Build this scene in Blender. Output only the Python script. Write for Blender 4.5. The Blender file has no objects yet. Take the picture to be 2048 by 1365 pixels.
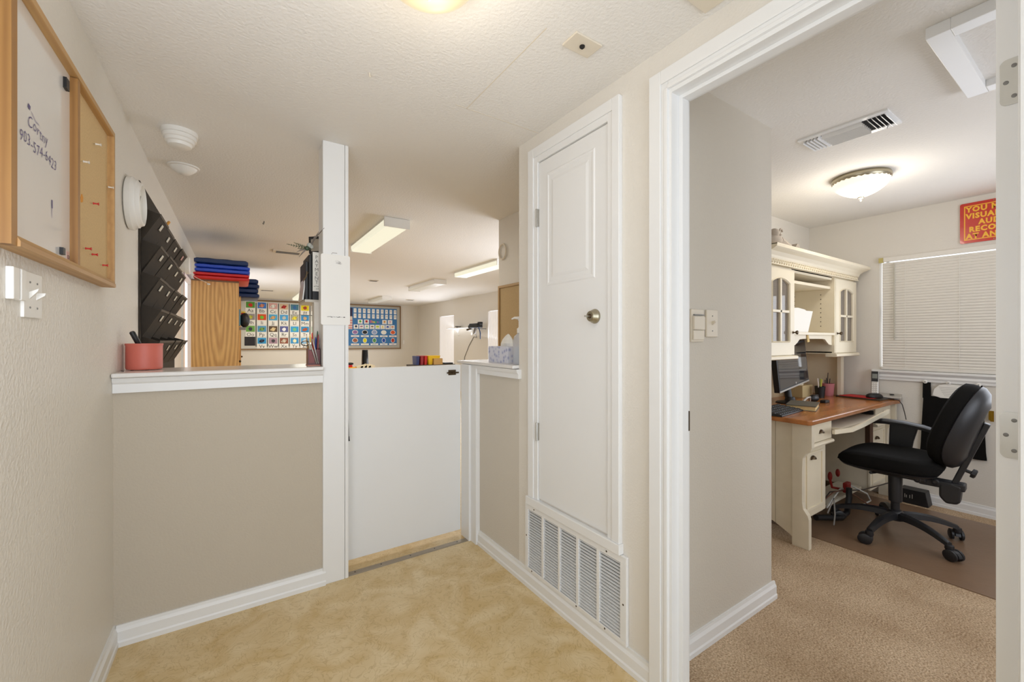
import bpy, bmesh, math, random
from mathutils import Vector, Matrix
random.seed(7)
PI = math.pi
SC = bpy.context.scene
COL = SC.collection
S = 0.937                      # all lengths below are in survey units; multiplied by S to metres at the end

def lin(c):
    c = c / 255.0
    return c / 12.92 if c <= 0.04045 else ((c + 0.055) / 1.055) ** 2.4
def rgb(r, g, b): return (lin(r), lin(g), lin(b), 1.0)

# ------------------------------------------------------------------ camera, world, light, exposure
cam_d = bpy.data.cameras.new('camera'); cam = bpy.data.objects.new('camera', cam_d); COL.objects.link(cam)
cam_d.sensor_width = 36; cam_d.lens = 832 / 2048 * 36; cam_d.shift_y = -2.5 / 2048; cam_d.clip_start = 0.03
cam.location = (0, 0, 1.345); cam.rotation_euler = (PI / 2, 0, -math.radians(33.5))
SC.camera = cam
SC.view_settings.view_transform = 'Standard'; SC.view_settings.look = 'None'
SC.view_settings.gamma = 1; SC.view_settings.use_curve_mapping = False
SC.view_settings.exposure = 0.0
W = bpy.data.worlds.new('world'); SC.world = W; W.use_nodes = True
W.node_tree.nodes['Background'].inputs[0].default_value = (0.80, 0.91, 1.0, 1)
W.node_tree.nodes['Background'].inputs[1].default_value = 1.6
SC.cycles.max_bounces = 10; SC.cycles.diffuse_bounces = 6

def area(name, loc, target, sx, sy, power, color=(1, 1, 1)):
    d = bpy.data.lights.new(name, 'AREA'); d.shape = 'RECTANGLE'; d.size = sx * S; d.size_y = sy * S
    d.energy = power; d.color = color
    o = bpy.data.objects.new(name, d); COL.objects.link(o); o.location = loc
    o.rotation_euler = (Vector(target) - Vector(loc)).to_track_quat('-Z', 'Y').to_euler()
    return o
CW_ = (0.87, 0.935, 1.05)
area('entry_daylight', (0.4, -1.65, 1.3), (0.3, 1.5, 2.0), 1.5, 1.9, 22, CW_)
area('bounce_flash', (-0.33, 0.55, 1.45), (1.0, 2.0, 2.3), 0.45, 0.45, 8.5, CW_)
area('office_window_daylight', (4.45, 0.5, 1.35), (2.0, 0.7, 1.9), 1.2, 0.9, 9, CW_)
area('office_south_fill', (3.0, -1.35, 1.4), (3.2, 1.5, 1.9), 1.6, 1.2, 24, CW_)  # added fill lamp, the south office wall has no window
area('class_window_daylight', (4.78, 9.5, 1.2), (1.0, 9.3, 2.5), 3.0, 1.2, 52, CW_)
area('class_side_fill', (-0.38, 8.6, 1.3), (2.0, 8.8, 2.4), 1.6, 1.0, 34, CW_)  # added lamp in front of solid wall, lifts the classroom ceiling
area('class_near_fill', (3.6, 3.7, 1.3), (0.6, 4.6, 2.5), 1.6, 1.0, 36, CW_)  # added lamp standing inside the room, brightens the nearer classroom ceiling

# ------------------------------------------------------------------ materials
MATS = {}
def mat(name, col, rough=0.6, metal=0.0, bump=0.0, bscale=200, var=0.04, vscale=6, spec=0.5, emit=None, estr=0, trans=0, alpha=1, coat=0):
    if name in MATS: return MATS[name]
    m = bpy.data.materials.new(name); m.use_nodes = True; N = m.node_tree.nodes; L = m.node_tree.links
    p = N['Principled BSDF']; c = rgb(*col)
    tc = N.new('ShaderNodeTexCoord')
    if var > 0:
        no = N.new('ShaderNodeTexNoise'); no.inputs['Scale'].default_value = vscale; no.inputs['Detail'].default_value = 3
        L.new(tc.outputs['Object'], no.inputs['Vector'])
        mx = N.new('ShaderNodeMix'); mx.data_type = 'RGBA'
        mx.inputs['A'].default_value = tuple(min(1, v * (1 + var)) for v in c[:3]) + (1,)
        mx.inputs['B'].default_value = tuple(v * (1 - var) for v in c[:3]) + (1,)
        L.new(no.outputs['Fac'], mx.inputs['Factor']); L.new(mx.outputs['Result'], p.inputs['Base Color'])
    else: p.inputs['Base Color'].default_value = c
    p.inputs['Roughness'].default_value = rough; p.inputs['Metallic'].default_value = metal
    p.inputs['Specular IOR Level'].default_value = spec
    p.inputs['Coat Weight'].default_value = coat
    if bump > 0:
        nb = N.new('ShaderNodeTexNoise'); nb.inputs['Scale'].default_value = bscale; nb.inputs['Detail'].default_value = 2
        L.new(tc.outputs['Object'], nb.inputs['Vector'])
        b = N.new('ShaderNodeBump'); b.inputs['Strength'].default_value = bump; b.inputs['Distance'].default_value = 0.004
        L.new(nb.outputs['Fac'], b.inputs['Height']); L.new(b.outputs['Normal'], p.inputs['Normal'])
    if emit: p.inputs['Emission Color'].default_value = rgb(*emit); p.inputs['Emission Strength'].default_value = estr
    if trans: p.inputs['Transmission Weight'].default_value = trans
    p.inputs['Alpha'].default_value = alpha
    MATS[name] = m; return m

def wood(name, c1, c2, scale=3.0, axis='Z', stretch=0.12, rough=0.45, rings=False, dist=4.0, shift=(0, 0, 0)):
    m = bpy.data.materials.new(name); m.use_nodes = True; N = m.node_tree.nodes; L = m.node_tree.links
    p = N['Principled BSDF']; tc = N.new('ShaderNodeTexCoord'); mp = N.new('ShaderNodeMapping')
    sc = {'X': (stretch, 1, 1), 'Y': (1, stretch, 1), 'Z': (1, 1, stretch)}[axis]
    mp.inputs['Scale'].default_value = sc; mp.inputs['Location'].default_value = shift; L.new(tc.outputs['Object'], mp.inputs['Vector'])
    w = N.new('ShaderNodeTexWave'); w.wave_type = 'RINGS' if rings else 'BANDS'
    if rings: w.rings_direction = 'Y'
    if not rings: w.bands_direction = 'X' if axis != 'X' else 'Y'
    w.inputs['Scale'].default_value = scale; w.inputs['Distortion'].default_value = dist; w.inputs['Detail'].default_value = 3
    w.inputs['Detail Scale'].default_value = 1.3
    L.new(mp.outputs['Vector'], w.inputs['Vector'])
    no = N.new('ShaderNodeTexNoise'); no.inputs['Scale'].default_value = 60; no.inputs['Detail'].default_value = 4
    L.new(mp.outputs['Vector'], no.inputs['Vector'])
    ad = N.new('ShaderNodeMath'); ad.operation = 'MULTIPLY_ADD'; ad.inputs[1].default_value = 0.55
    L.new(no.outputs['Fac'], ad.inputs[0])
    sc2 = N.new('ShaderNodeMath'); sc2.operation = 'MULTIPLY'; sc2.inputs[1].default_value = 0.5
    L.new(w.outputs['Fac'], sc2.inputs[0]); L.new(sc2.outputs[0], ad.inputs[2])
    mx = N.new('ShaderNodeMix'); mx.data_type = 'RGBA'; mx.inputs['A'].default_value = rgb(*c1); mx.inputs['B'].default_value = rgb(*c2)
    L.new(ad.outputs[0], mx.inputs['Factor']); L.new(mx.outputs['Result'], p.inputs['Base Color'])
    p.inputs['Roughness'].default_value = rough
    return m

WALL = mat('wall_paint', (206, 199, 187), 0.75, bump=0.35, bscale=120, var=0.03, vscale=1.2, spec=0.25)
WALL2 = mat('wall_paint_light', (222, 217, 208), 0.7, bump=0.3, bscale=120, var=0.02, vscale=1.2, spec=0.25)
WALLL = mat('wall_paint_textured', (224, 219, 210), 0.5, bump=0.6, bscale=90, var=0.03, vscale=1.2, spec=0.35)
CEIL = mat('ceiling_paint', (229, 226, 221), 0.8, bump=0.6, bscale=80, var=0.02, vscale=1.0, spec=0.2)
PARTW = mat('wall_paint_tan', (190, 180, 164), 0.75, bump=0.35, bscale=120, var=0.03, vscale=1.2, spec=0.25)
TRIM = mat('trim_paint', (230, 230, 229), 0.35, var=0.015, vscale=8)
DOORW = mat('door_paint', (229, 229, 228), 0.4, var=0.015, vscale=4)
WHITE = mat('white_plastic', (232, 230, 225), 0.35, var=0.0)
OFFW = mat('cream_plastic', (218, 208, 190), 0.4, var=0.0)
GLOSSW = mat('gloss_white', (225, 223, 220), 0.2, var=0.0)
BLACK = mat('black_plastic', (22, 22, 24), 0.45, var=0.0)
BLACKF = mat('black_fabric', (20, 19, 18), 0.95, bump=0.4, bscale=300, var=0.1, vscale=40, spec=0.15)
POCKET = mat('pocket_cloth', (60, 54, 47), 0.8, bump=0.2, bscale=200, var=0.12, vscale=10, spec=0.25)
DARK = mat('dark_void', (30, 27, 24), 0.9, var=0.0)
METAL = mat('brushed_nickel', (170, 162, 140), 0.35, metal=1.0, var=0.05, vscale=30)
STEEL = mat('steel', (190, 188, 182), 0.3, metal=1.0, var=0.05, vscale=30)
BRONZE = mat('dark_bronze', (88, 74, 56), 0.4, metal=0.9, var=0.1, vscale=40)
THRESH = mat('threshold_metal', (165, 155, 140), 0.4, metal=0.7, var=0.08, vscale=30)
CREAM = mat('cream_lacquer', (230, 219, 194), 0.45, var=0.04, vscale=9)
CREAMD = mat('cream_aged', (218, 208, 186), 0.5, var=0.07, vscale=14)
GREYP = mat('grey_plastic', (120, 118, 114), 0.4, var=0.0)
SILVER = mat('silver_plastic', (190, 186, 178), 0.3, metal=0.4, var=0.0)
BOARDW = mat('dry_erase_white', (226, 224, 222), 0.12, var=0.01, vscale=2, coat=0.4)
CORK = mat('cork', (214, 184, 136), 0.9, bump=0.3, bscale=500, var=0.14, vscale=160)
CORKD = mat('corkboard_dim', (186, 160, 118), 0.9, bump=0.2, bscale=400, var=0.1, vscale=120)
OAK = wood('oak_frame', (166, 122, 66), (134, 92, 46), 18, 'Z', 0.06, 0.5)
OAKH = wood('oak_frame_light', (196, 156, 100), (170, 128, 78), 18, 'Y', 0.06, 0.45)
OAKC = wood('oak_cabinet', (236, 192, 122), (178, 128, 72), 11.0, 'Z', 0.12, 0.5, rings=True, dist=4.5, shift=(-.03, 0, -.19))
DESKW = wood('desk_cherry', (190, 122, 64), (148, 90, 44), 2.5, 'X', 0.1, 0.22)
BFRAME = mat('board_frame_brown', (128, 100, 66), 0.5, var=0.06, vscale=10)
RED = mat('red_vinyl', (205, 28, 30), 0.45, bump=0.2, bscale=30, var=0.08, vscale=10)
BLUE = mat('blue_vinyl', (35, 72, 190), 0.4, bump=0.2, bscale=30, var=0.08, vscale=10)
NAVY = mat('navy_vinyl', (14, 42, 92), 0.45, bump=0.2, bscale=30, var=0.1, vscale=10)
PAPER = mat('paper', (236, 234, 228), 0.8, var=0.0)
GREYB = mat('board_grey', (178, 174, 164), 0.8, var=0.03, vscale=10)
INK = mat('ink', (38, 36, 42), 0.7, var=0.0)
PURP = mat('marker_purple', (95, 85, 130), 0.6, var=0.15, vscale=60)
SHEER = mat('sheer_curtain', (238, 236, 234), 0.9, var=0.0, emit=(232, 232, 236), estr=0.25)  # cloth emits faintly, standing in for daylight coming through it

def vinyl_floor():
    m = bpy.data.materials.new('vinyl_floor'); m.use_nodes = True; N = m.node_tree.nodes; L = m.node_tree.links
    p = N['Principled BSDF']; tc = N.new('ShaderNodeTexCoord')
    n1 = N.new('ShaderNodeTexNoise'); n1.inputs['Scale'].default_value = 5.5; n1.inputs['Detail'].default_value = 6; n1.inputs['Distortion'].default_value = 1.6
    n2 = N.new('ShaderNodeTexNoise'); n2.inputs['Scale'].default_value = 14; n2.inputs['Detail'].default_value = 5; n2.inputs['Distortion'].default_value = 2.5
    L.new(tc.outputs['Object'], n1.inputs['Vector']); L.new(tc.outputs['Object'], n2.inputs['Vector'])
    r = N.new('ShaderNodeValToRGB'); e = r.color_ramp.elements
    e[0].position = 0.35; e[0].color = rgb(204, 177, 126); e[1].position = 0.68; e[1].color = rgb(222, 202, 162)
    L.new(n1.outputs['Fac'], r.inputs['Fac'])
    r2 = N.new('ShaderNodeValToRGB'); e = r2.color_ramp.elements      # thin veins
    e[0].position = 0.47; e[0].color = (1, 1, 1, 1); e[1].position = 0.5; e[1].color = (0.74, 0.68, 0.58, 1)
    e2 = r2.color_ramp.elements.new(0.53); e2.color = (1, 1, 1, 1)
    L.new(n2.outputs['Fac'], r2.inputs['Fac'])
    mx = N.new('ShaderNodeMix'); mx.data_type = 'RGBA'; mx.blend_type = 'MULTIPLY'; mx.inputs['Factor'].default_value = 0.75
    L.new(r.outputs['Color'], mx.inputs['A']); L.new(r2.outputs['Color'], mx.inputs['B'])
    L.new(mx.outputs['Result'], p.inputs['Base Color']); p.inputs['Roughness'].default_value = 0.45
    b = N.new('ShaderNodeBump'); b.inputs['Strength'].default_value = 0.12; b.inputs['Distance'].default_value = 0.003
    L.new(n2.outputs['Fac'], b.inputs['Height']); L.new(b.outputs['Normal'], p.inputs['Normal'])
    return m
VINYL = vinyl_floor()
def carpet_mat():
    m = bpy.data.materials.new('carpet'); m.use_nodes = True; N = m.node_tree.nodes; L = m.node_tree.links
    p = N['Principled BSDF']; tc = N.new('ShaderNodeTexCoord')
    n1 = N.new('ShaderNodeTexNoise'); n1.inputs['Scale'].default_value = 150; n1.inputs['Detail'].default_value = 3
    n2 = N.new('ShaderNodeTexNoise'); n2.inputs['Scale'].default_value = 3.5; n2.inputs['Detail'].default_value = 4
    L.new(tc.outputs['Object'], n1.inputs['Vector']); L.new(tc.outputs['Object'], n2.inputs['Vector'])
    r = N.new('ShaderNodeValToRGB'); e = r.color_ramp.elements
    e[0].position = 0.3; e[0].color = rgb(168, 142, 112); e[1].position = 0.7; e[1].color = rgb(232, 208, 178)
    L.new(n1.outputs['Fac'], r.inputs['Fac'])
    r2 = N.new('ShaderNodeValToRGB'); e = r2.color_ramp.elements
    e[0].position = 0.35; e[0].color = (0.78, 0.74, 0.70, 1); e[1].position = 0.65; e[1].color = (1, 1, 1, 1)
    L.new(n2.outputs['Fac'], r2.inputs['Fac'])
    mx = N.new('ShaderNodeMix'); mx.data_type = 'RGBA'; mx.blend_type = 'MULTIPLY'; mx.inputs['Factor'].default_value = 1
    L.new(r.outputs['Color'], mx.inputs['A']); L.new(r2.outputs['Color'], mx.inputs['B'])
    L.new(mx.outputs['Result'], p.inputs['Base Color']); p.inputs['Roughness'].default_value = 0.95; p.inputs['Specular IOR Level'].default_value = 0.1
    b = N.new('ShaderNodeBump'); b.inputs['Strength'].default_value = 0.9; b.inputs['Distance'].default_value = 0.01
    L.new(n1.outputs['Fac'], b.inputs['Height']); L.new(b.outputs['Normal'], p.inputs['Normal'])
    return m
CARPET = carpet_mat()

# ------------------------------------------------------------------ mesh helpers
class B:
    def __init__(s): s.bm = bmesh.new()
    def _m(s, f, mi):
        for x in f: x.material_index = mi
    def box(s, x0, x1, y0, y1, z0, z1, mi=0, M=None):
        P = [(x0, y0, z0), (x1, y0, z0), (x1, y1, z0), (x0, y1, z0), (x0, y0, z1), (x1, y0, z1), (x1, y1, z1), (x0, y1, z1)]
        if M: P = [M @ Vector(p) for p in P]
        v = [s.bm.verts.new(p) for p in P]
        F = [s.bm.faces.new([v[i] for i in q]) for q in ((3, 2, 1, 0), (4, 5, 6, 7), (0, 1, 5, 4), (1, 2, 6, 5), (2, 3, 7, 6), (3, 0, 4, 7))]
        s._m(F, mi); return s
    def prism(s, pts, ax, a0, a1, mi=0, M=None):
        def V(p, a):
            u, w = p
            q = {'X': (a, u, w), 'Y': (u, a, w), 'Z': (u, w, a)}[ax]
            return M @ Vector(q) if M else q
        A = [s.bm.verts.new(V(p, a0)) for p in pts]; Bv = [s.bm.verts.new(V(p, a1)) for p in pts]
        F = [s.bm.faces.new(A), s.bm.faces.new(Bv[::-1])]
        n = len(pts)
        for i in range(n): F.append(s.bm.faces.new([A[i], A[(i + 1) % n], Bv[(i + 1) % n], Bv[i]]))
        s._m(F, mi); return s
    def rings(s, R, cap=True, mi=0, M=None, closed=False):
        vs = [[s.bm.verts.new(M @ Vector(p) if M else p) for p in r] for r in R]
        F = []
        n = len(R[0])
        rr = list(range(len(vs) - 1))
        for k in rr:
            for i in range(n): F.append(s.bm.faces.new([vs[k][i], vs[k][(i + 1) % n], vs[k + 1][(i + 1) % n], vs[k + 1][i]]))
        if closed:
            for i in range(n): F.append(s.bm.faces.new([vs[-1][i], vs[-1][(i + 1) % n], vs[0][(i + 1) % n], vs[0][i]]))
        elif cap: F.append(s.bm.faces.new(vs[0][::-1])); F.append(s.bm.faces.new(vs[-1]))
        s._m(F, mi); return s
    def lathe(s, prof, c=(0, 0, 0), n=24, mi=0, M=None, cap=True):
        R = [[(c[0] + r * math.cos(2 * PI * i / n), c[1] + r * math.sin(2 * PI * i / n), c[2] + z) for i in range(n)] for r, z in prof]
        return s.rings(R, cap, mi, M)
    def tube(s, path, r, n=8, mi=0, M=None):
        P = [Vector(p) for p in path]; R = []
        rs = r if isinstance(r, (list, tuple)) else [r] * len(P)
        up = None
        for i, p in enumerate(P):
            t = (P[min(i + 1, len(P) - 1)] - P[max(i - 1, 0)]).normalized()
            if up is None: up = Vector((0, 0, 1)) if abs(t.z) < 0.9 else Vector((1, 0, 0))
            a = t.cross(up).normalized(); b = a.cross(t).normalized(); up = b
            R.append([tuple(p + rs[i] * (math.cos(2 * PI * k / n) * a + math.sin(2 * PI * k / n) * b)) for k in range(n)])
        return s.rings(R, True, mi, M)
    def ell(s, c, rx, ry, rz, n=14, mi=0, M=None):
        R = []
        for k in range(1, 9):
            a = PI * k / 9
            R.append([(c[0] + rx * math.sin(a) * math.cos(2 * PI * i / n), c[1] + ry * math.sin(a) * math.sin(2 * PI * i / n), c[2] - rz * math.cos(a)) for i in range(n)])
        return s.rings(R, True, mi, M)
    def quad(s, pts, mi=0, M=None):
        v = [s.bm.verts.new(M @ Vector(p) if M else p) for p in pts]
        f = s.bm.faces.new(v); f.material_index = mi; return s

def frameY(b, x0, x1, z0, z1, ya, yb, w):      # picture frame lying in an X-Z plane, members butt jointed
    b.box(x0, x1, ya, yb, z0, z0 + w); b.box(x0, x1, ya, yb, z1 - w, z1); b.box(x0, x0 + w, ya, yb, z0 + w, z1 - w); b.box(x1 - w, x1, ya, yb, z0 + w, z1 - w); return b
def frameX(b, y0, y1, z0, z1, xa, xb, w):
    b.box(xa, xb, y0, y1, z0, z0 + w); b.box(xa, xb, y0, y1, z1 - w, z1); b.box(xa, xb, y0, y0 + w, z0 + w, z1 - w); b.box(xa, xb, y1 - w, y1, z0 + w, z1 - w); return b
def frameZ(b, x0, x1, y0, y1, za, zb, w, wy=None):
    wy = wy or w
    b.box(x0, x1, y0, y0 + wy, za, zb); b.box(x0, x1, y1 - wy, y1, za, zb); b.box(x0, x0 + w, y0 + wy, y1 - wy, za, zb); b.box(x1 - w, x1, y0 + wy, y1 - wy, za, zb); return b
def sring(cx, cy, z, a, b, p=4.0, n=28, rot=0):
    o = []
    for i in range(n):
        t = 2 * PI * i / n; c, s_ = math.cos(t), math.sin(t)
        x = a * math.copysign(abs(c) ** (2 / p), c); y = b * math.copysign(abs(s_) ** (2 / p), s_)
        o.append((cx + x, cy + y, z))
    return o

OFF = {}
def tag(o, label=None, cat=None, group=None, kind=None):
    if label: o['label'] = label
    if cat: o['category'] = cat
    if group: o['group'] = group
    if kind: o['kind'] = kind
    return o
def obj(name, b, m, parent=None, smooth=False, bevel=0.0, seg=2):
    bm = b.bm
    bmesh.ops.recalc_face_normals(bm, faces=bm.faces)
    me = bpy.data.meshes.new(name)
    bm.verts.ensure_lookup_table()
    if parent is None:
        xs = [v.co for v in bm.verts]
        org = Vector(((min(v.x for v in xs) + max(v.x for v in xs)) / 2, (min(v.y for v in xs) + max(v.y for v in xs)) / 2, min(v.z for v in xs)))
    else: org = OFF[parent.name]
    if org.length > 0: bmesh.ops.translate(bm, vec=-org, verts=bm.verts)
    if bevel > 0:
        es = [e for e in bm.edges if len(e.link_faces) == 2 and e.calc_face_angle(0) > 0.6]
        bmesh.ops.bevel(bm, geom=es, offset=bevel, segments=seg, affect='EDGES', profile=0.5, clamp_overlap=True)
    bm.to_mesh(me); bm.free()
    if smooth:
        for p in me.polygons: p.use_smooth = True
        try: me.set_sharp_from_angle(angle=math.radians(42))
        except Exception: pass
    for x in (m if isinstance(m, (list, tuple)) else [m]): me.materials.append(x)
    o = bpy.data.objects.new(name, me); COL.objects.link(o)
    if parent is None: o.location = org
    else: o.parent = parent
    OFF[o.name] = org
    return o
def thing(name, label, cat, loc, group=None, rot=None, local=False):
    o = bpy.data.objects.new(name, None); COL.objects.link(o); o.location = loc; o.empty_display_size = 0.05
    if rot is not None: o.rotation_euler = rot
    tag(o, label, cat, group)
    OFF[o.name] = Vector((0, 0, 0)) if local else Vector(loc)
    return o
def dup(root, loc, label=None, rotz=None):
    r = root.copy(); COL.objects.link(r); r.location = loc
    if label: r['label'] = label
    if rotz is not None: r.rotation_euler.z = rotz
    for ch in list(root.children):
        c = ch.copy(); COL.objects.link(c); c.parent = r
        for g in ch.children:
            d = g.copy(); COL.objects.link(d); d.parent = c
    return r
def struct(name, b, m, parent=None, bevel=0.0, smooth=False):
    o = obj(name, b, m, parent, smooth, bevel)
    if parent is None: o['kind'] = 'structure'
    return o
def text(name, body, size, m, parent, origin, xd, yd, ext=0.0006, align='LEFT', jitter=0, bold=0.0, spacing=1.0, xs=1.0):
    """flat print: converted to a mesh, placed with its baseline direction xd and up direction yd (survey units)"""
    cu = bpy.data.curves.new(name, 'FONT'); cu.body = body; cu.size = size; cu.align_x = align; cu.resolution_u = 2
    cu.offset = bold; cu.space_character = spacing
    t = bpy.data.objects.new(name, cu); COL.objects.link(t)
    bpy.context.view_layer.update()
    me = bpy.data.meshes.new_from_object(t)
    bpy.data.objects.remove(t)
    xd = Vector(xd).normalized(); yd = Vector(yd).normalized(); zd = xd.cross(yd)
    off = OFF[parent.name]
    for v in me.vertices:
        x, y = v.co.x * xs, v.co.y
        if jitter: y += jitter * math.sin(x / size * 2.1 + len(body)); x += jitter * 0.5 * math.sin(y / size * 3)
        v.co = Vector(origin) + x * xd + y * yd + ext * zd - off
    me.materials.clear(); me.materials.append(m)
    o = bpy.data.objects.new(name, me); COL.objects.link(o); o.parent = parent; OFF[o.name] = off
    return o
def T(x, y, z): return Matrix.Translation((x, y, z))
def Rz(a): return Matrix.Rotation(a, 4, 'Z')
def Rx(a): return Matrix.Rotation(a, 4, 'X')
def Ry(a): return Matrix.Rotation(a, 4, 'Y')

# ================================================================== ROOM SHELL
H = 2.44
XL = -0.45; XR = 1.335
struct('floor', B().box(XL - .1, 5.0, -1.9, 13.05, -0.08, 0.0), VINYL)
struct('ceiling', B().box(XL - .1, 5.0, -1.9, 13.05, H, H + 0.08), CEIL)
# left wall with the classroom window opening
WY0, WY1, WZ0, WZ1 = 5.26, 6.35, 0.9, 2.02
b = B(); b.box(XL - .1, XL, -1.9, WY0, 0, H); b.box(XL - .1, XL, WY1, 13.05, 0, H)
b.box(XL - .1, XL, WY0, WY1, 0, WZ0); b.box(XL - .1, XL, WY0, WY1, WZ1, H)
struct('wall_left', b, WALLL)
struct('wall_far', B().box(XL, 4.9, 12.93, 13.05, 0, H), WALL2)
# classroom right wall with two window openings
b = B()
RW = [(7.55, 8.42), (10.25, 11.2)]
ys = 3.24
for a, c in RW:
    b.box(4.9, 5.0, ys, a, 0, H); b.box(4.9, 5.0, a, c, 0, .5); b.box(4.9, 5.0, a, c, 2.03, H); ys = c
b.box(4.9, 5.0, ys, 12.93, 0, H)
struct('wall_right', b, WALL2)
# closet block (its hall face is the right wall of the hall) and hall wall towards the office
b = B(); b.box(XR, 1.43, 1.055, 1.944, 0, H); b.box(1.43, 2.0, 1.844, 1.944, 0, H)
struct('wall_closet', b, WALL2)
b = B(); b.box(2.0, 2.1, 1.844, 3.24, 0, H); b.box(2.1, 4.9, 3.14, 3.24, 0, H)
struct('wall_alcove', b, WALL2)
b = B(); b.box(XR, 1.43, .965, 1.0549, 0, H); b.box(XR, 1.43, .115, .965, 2.265, H); b.box(XR, 1.43, -1.9, .115, 0, H)
struct('wall_hall_right', b, WALL2)
# office walls
b = B(); b.box(1.4301, 2.31, 1.055, 1.155, 0, H); b.box(2.21, 2.31, 1.155, 1.8, 0, H)
struct('wall_office_left', b, WALL)
struct('wall_office_back', B().box(2.21, 4.8, 1.8, 1.9, 0, H), WALL2)
OY0, OY1, OZ0, OZ1 = -0.35, 1.262, 1.105, 2.055
b = B(); b.box(4.7, 4.8, OY1, 1.8, 0, H); b.box(4.7, 4.8, -1.9, OY0, 0, H); b.box(4.7, 4.8, OY0, OY1, 0, OZ0); b.box(4.7, 4.8, OY0, OY1, OZ1, H)
struct('wall_office_window', b, WALL2)
struct('wall_office_south', B().box(1.43, 4.7, -1.9, -1.8, 0, H), WALL2)
# half partition with the counter, half wall with the ledge
struct('wall_partition', B().box(XL, .393, 2.48, 2.60, 0, 1.178), PARTW)
struct('wall_ledge', B().box(XR, 1.46, 1.944, 2.60, 0, 1.178), WALL)
tag(obj('office_carpet', B().prism([(1.435, -1.8), (4.7, -1.8), (4.7, 1.8), (2.31, 1.8), (2.31, 1.055), (1.435, 1.055)], 'Z', 0.0, 0.008), CARPET), 'tan cut-pile carpet covering the office floor', 'carpet')

# ---------- baseboards (profiled: board + cap)
def baseboard(name, axis, fixed, a0, a1, sgn, h=.092, t=.016, z0=0.0):
    """runs along axis at the plane fixed; sgn = direction it stands proud"""
    f = fixed
    pr = [(f, z0), (f + sgn * t * 1.25, z0), (f + sgn * t * 1.25, z0 + h * .22), (f + sgn * t, z0 + h * .3), (f + sgn * t, z0 + h * .72), (f + sgn * t * .6, z0 + h * .86), (f + sgn * t * .5, z0 + h), (f, z0 + h)]
    return struct(name, B().prism(pr, {'Y': 'Y', 'X': 'X'}[axis], a0, a1), TRIM)
def bb_y(name, x, y0, y1, sgn, **k):  # runs along Y, profile in X,Z
    return baseboard(name, 'Y', x, y0, y1, sgn, **k)
def bb_x(name, y, x0, x1, sgn, **k):  # runs along X, profile in Y,Z
    f = y; h = k.get('h', .092); t = k.get('t', .016); z0 = k.get('z0', 0)
    pr = [(f, z0), (f + sgn * t * 1.25, z0), (f + sgn * t * 1.25, z0 + h * .22), (f + sgn * t, z0 + h * .3), (f + sgn * t, z0 + h * .72), (f + sgn * t * .6, z0 + h * .86), (f + sgn * t * .5, z0 + h), (f, z0 + h)]
    return struct(name, B().prism(pr, 'X', x0, x1), TRIM)
bb_y('baseboard_left', XL, -1.8, 2.48, 1)
bb_x('baseboard_partition', 2.48, XL + .01, .408, -1)
bb_y('baseboard_right', XR, 1.04, 2.40, -1)
bb_x('baseboard_office_left', 1.055, 1.45, 2.33, -1, z0=.008, h=.085)
bb_y('baseboard_office_corner', 2.31, 1.056, 1.8, 1, z0=.008, h=.085)
bb_y('baseboard_window', 4.7, -1.8, 1.8, -1, z0=.008, h=.085, t=.012)

# ---------- post at the end of the partition
b = B(); b.box(.396, .52, 2.49, 2.625, 0, H)
post = struct('trim_post', b, TRIM)
struct('front_board', B().box(.393, .507, 2.468, 2.49, 0.0, H), TRIM, post, bevel=.003)
struct('side_board', B().box(.5085, .527, 2.468, 2.625, 0, H), TRIM, post, bevel=.003)
struct('back_board', B().box(.372, .40, 2.628, 2.70, 1.2, 1.562), WALL2, post)
# counter on the partition and its apron
struct('trim_counter', B().box(-.448, .392, 2.42, 2.79, 1.18, 1.20), GLOSSW, bevel=.006)
b = B(); b.prism([(2.48, 1.112), (2.455, 1.112), (2.455, 1.150), (2.448, 1.158), (2.44, 1.178), (2.48, 1.178)], 'X', -.449, .392)
struct('trim_counter_apron', b, TRIM)
# ledge on the half wall
struct('trim_ledge', B().box(1.292, 1.62, 1.946, 2.66, 1.18, 1.20), GLOSSW, bevel=.006)
b = B(); b.prism([(XR, 1.125), (XR - .022, 1.125), (XR - .022, 1.15), (XR - .03, 1.16), (XR - .036, 1.178), (XR, 1.178)], 'Y', 1.92, 2.40)
struct('trim_ledge_apron', b, TRIM)
# gate jamb on the half wall
b = B(); b.box(1.31, XR, 2.40, 2.585, 0, 1.178); b.box(1.29, 1.31, 2.47, 2.585, 0, 1.178); b.box(1.305, 1.31, 2.40, 2.47, 0, 1.178)
struct('trim_gate_jamb', b, TRIM, bevel=.002)

# ---------- office doorway casing and jamb
b = B()
def casing_leg(b, y0, y1, z0, z1):
    b.box(1.318, XR, y0, y1, z0, z1); b.box(1.311, 1.318, y0 + .008, y1 - .02, z0, z1 - .0)
b.box(1.318, XR, .957, 1.036, 0, 2.343); b.box(1.312, 1.318, .985, 1.036, 0, 2.343); b.box(1.314, 1.318, .957, .972, 0, 2.27)
b.box(1.318, XR, .04, .957, 2.265, 2.343); b.box(1.312, 1.318, .04, .985, 2.293, 2.343); b.box(1.314, 1.318, .1, .957, 2.265, 2.28)
b.box(1.318, XR, .03, .115, 0, 2.264)
struct('trim_office_casing', b, TRIM, bevel=.002)
b = B()
b.box(1.325, 1.435, .946, .965, 0, 2.265); b.box(1.325, 1.435, .115, .946, 2.25, 2.265); b.box(1.325, 1.435, .115, .134, 0, 2.25)
jamb = struct('trim_office_jamb', b, TRIM)
b = B(); b.box(1.368, 1.405, .930, .946, 0, 2.25); b.box(1.368, 1.405, .134, .93, 2.236, 2.25); b.box(1.368, 1.405, .134, .142, 0, 2.236)
struct('door_stop', b, TRIM, jamb, bevel=.001)
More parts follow.
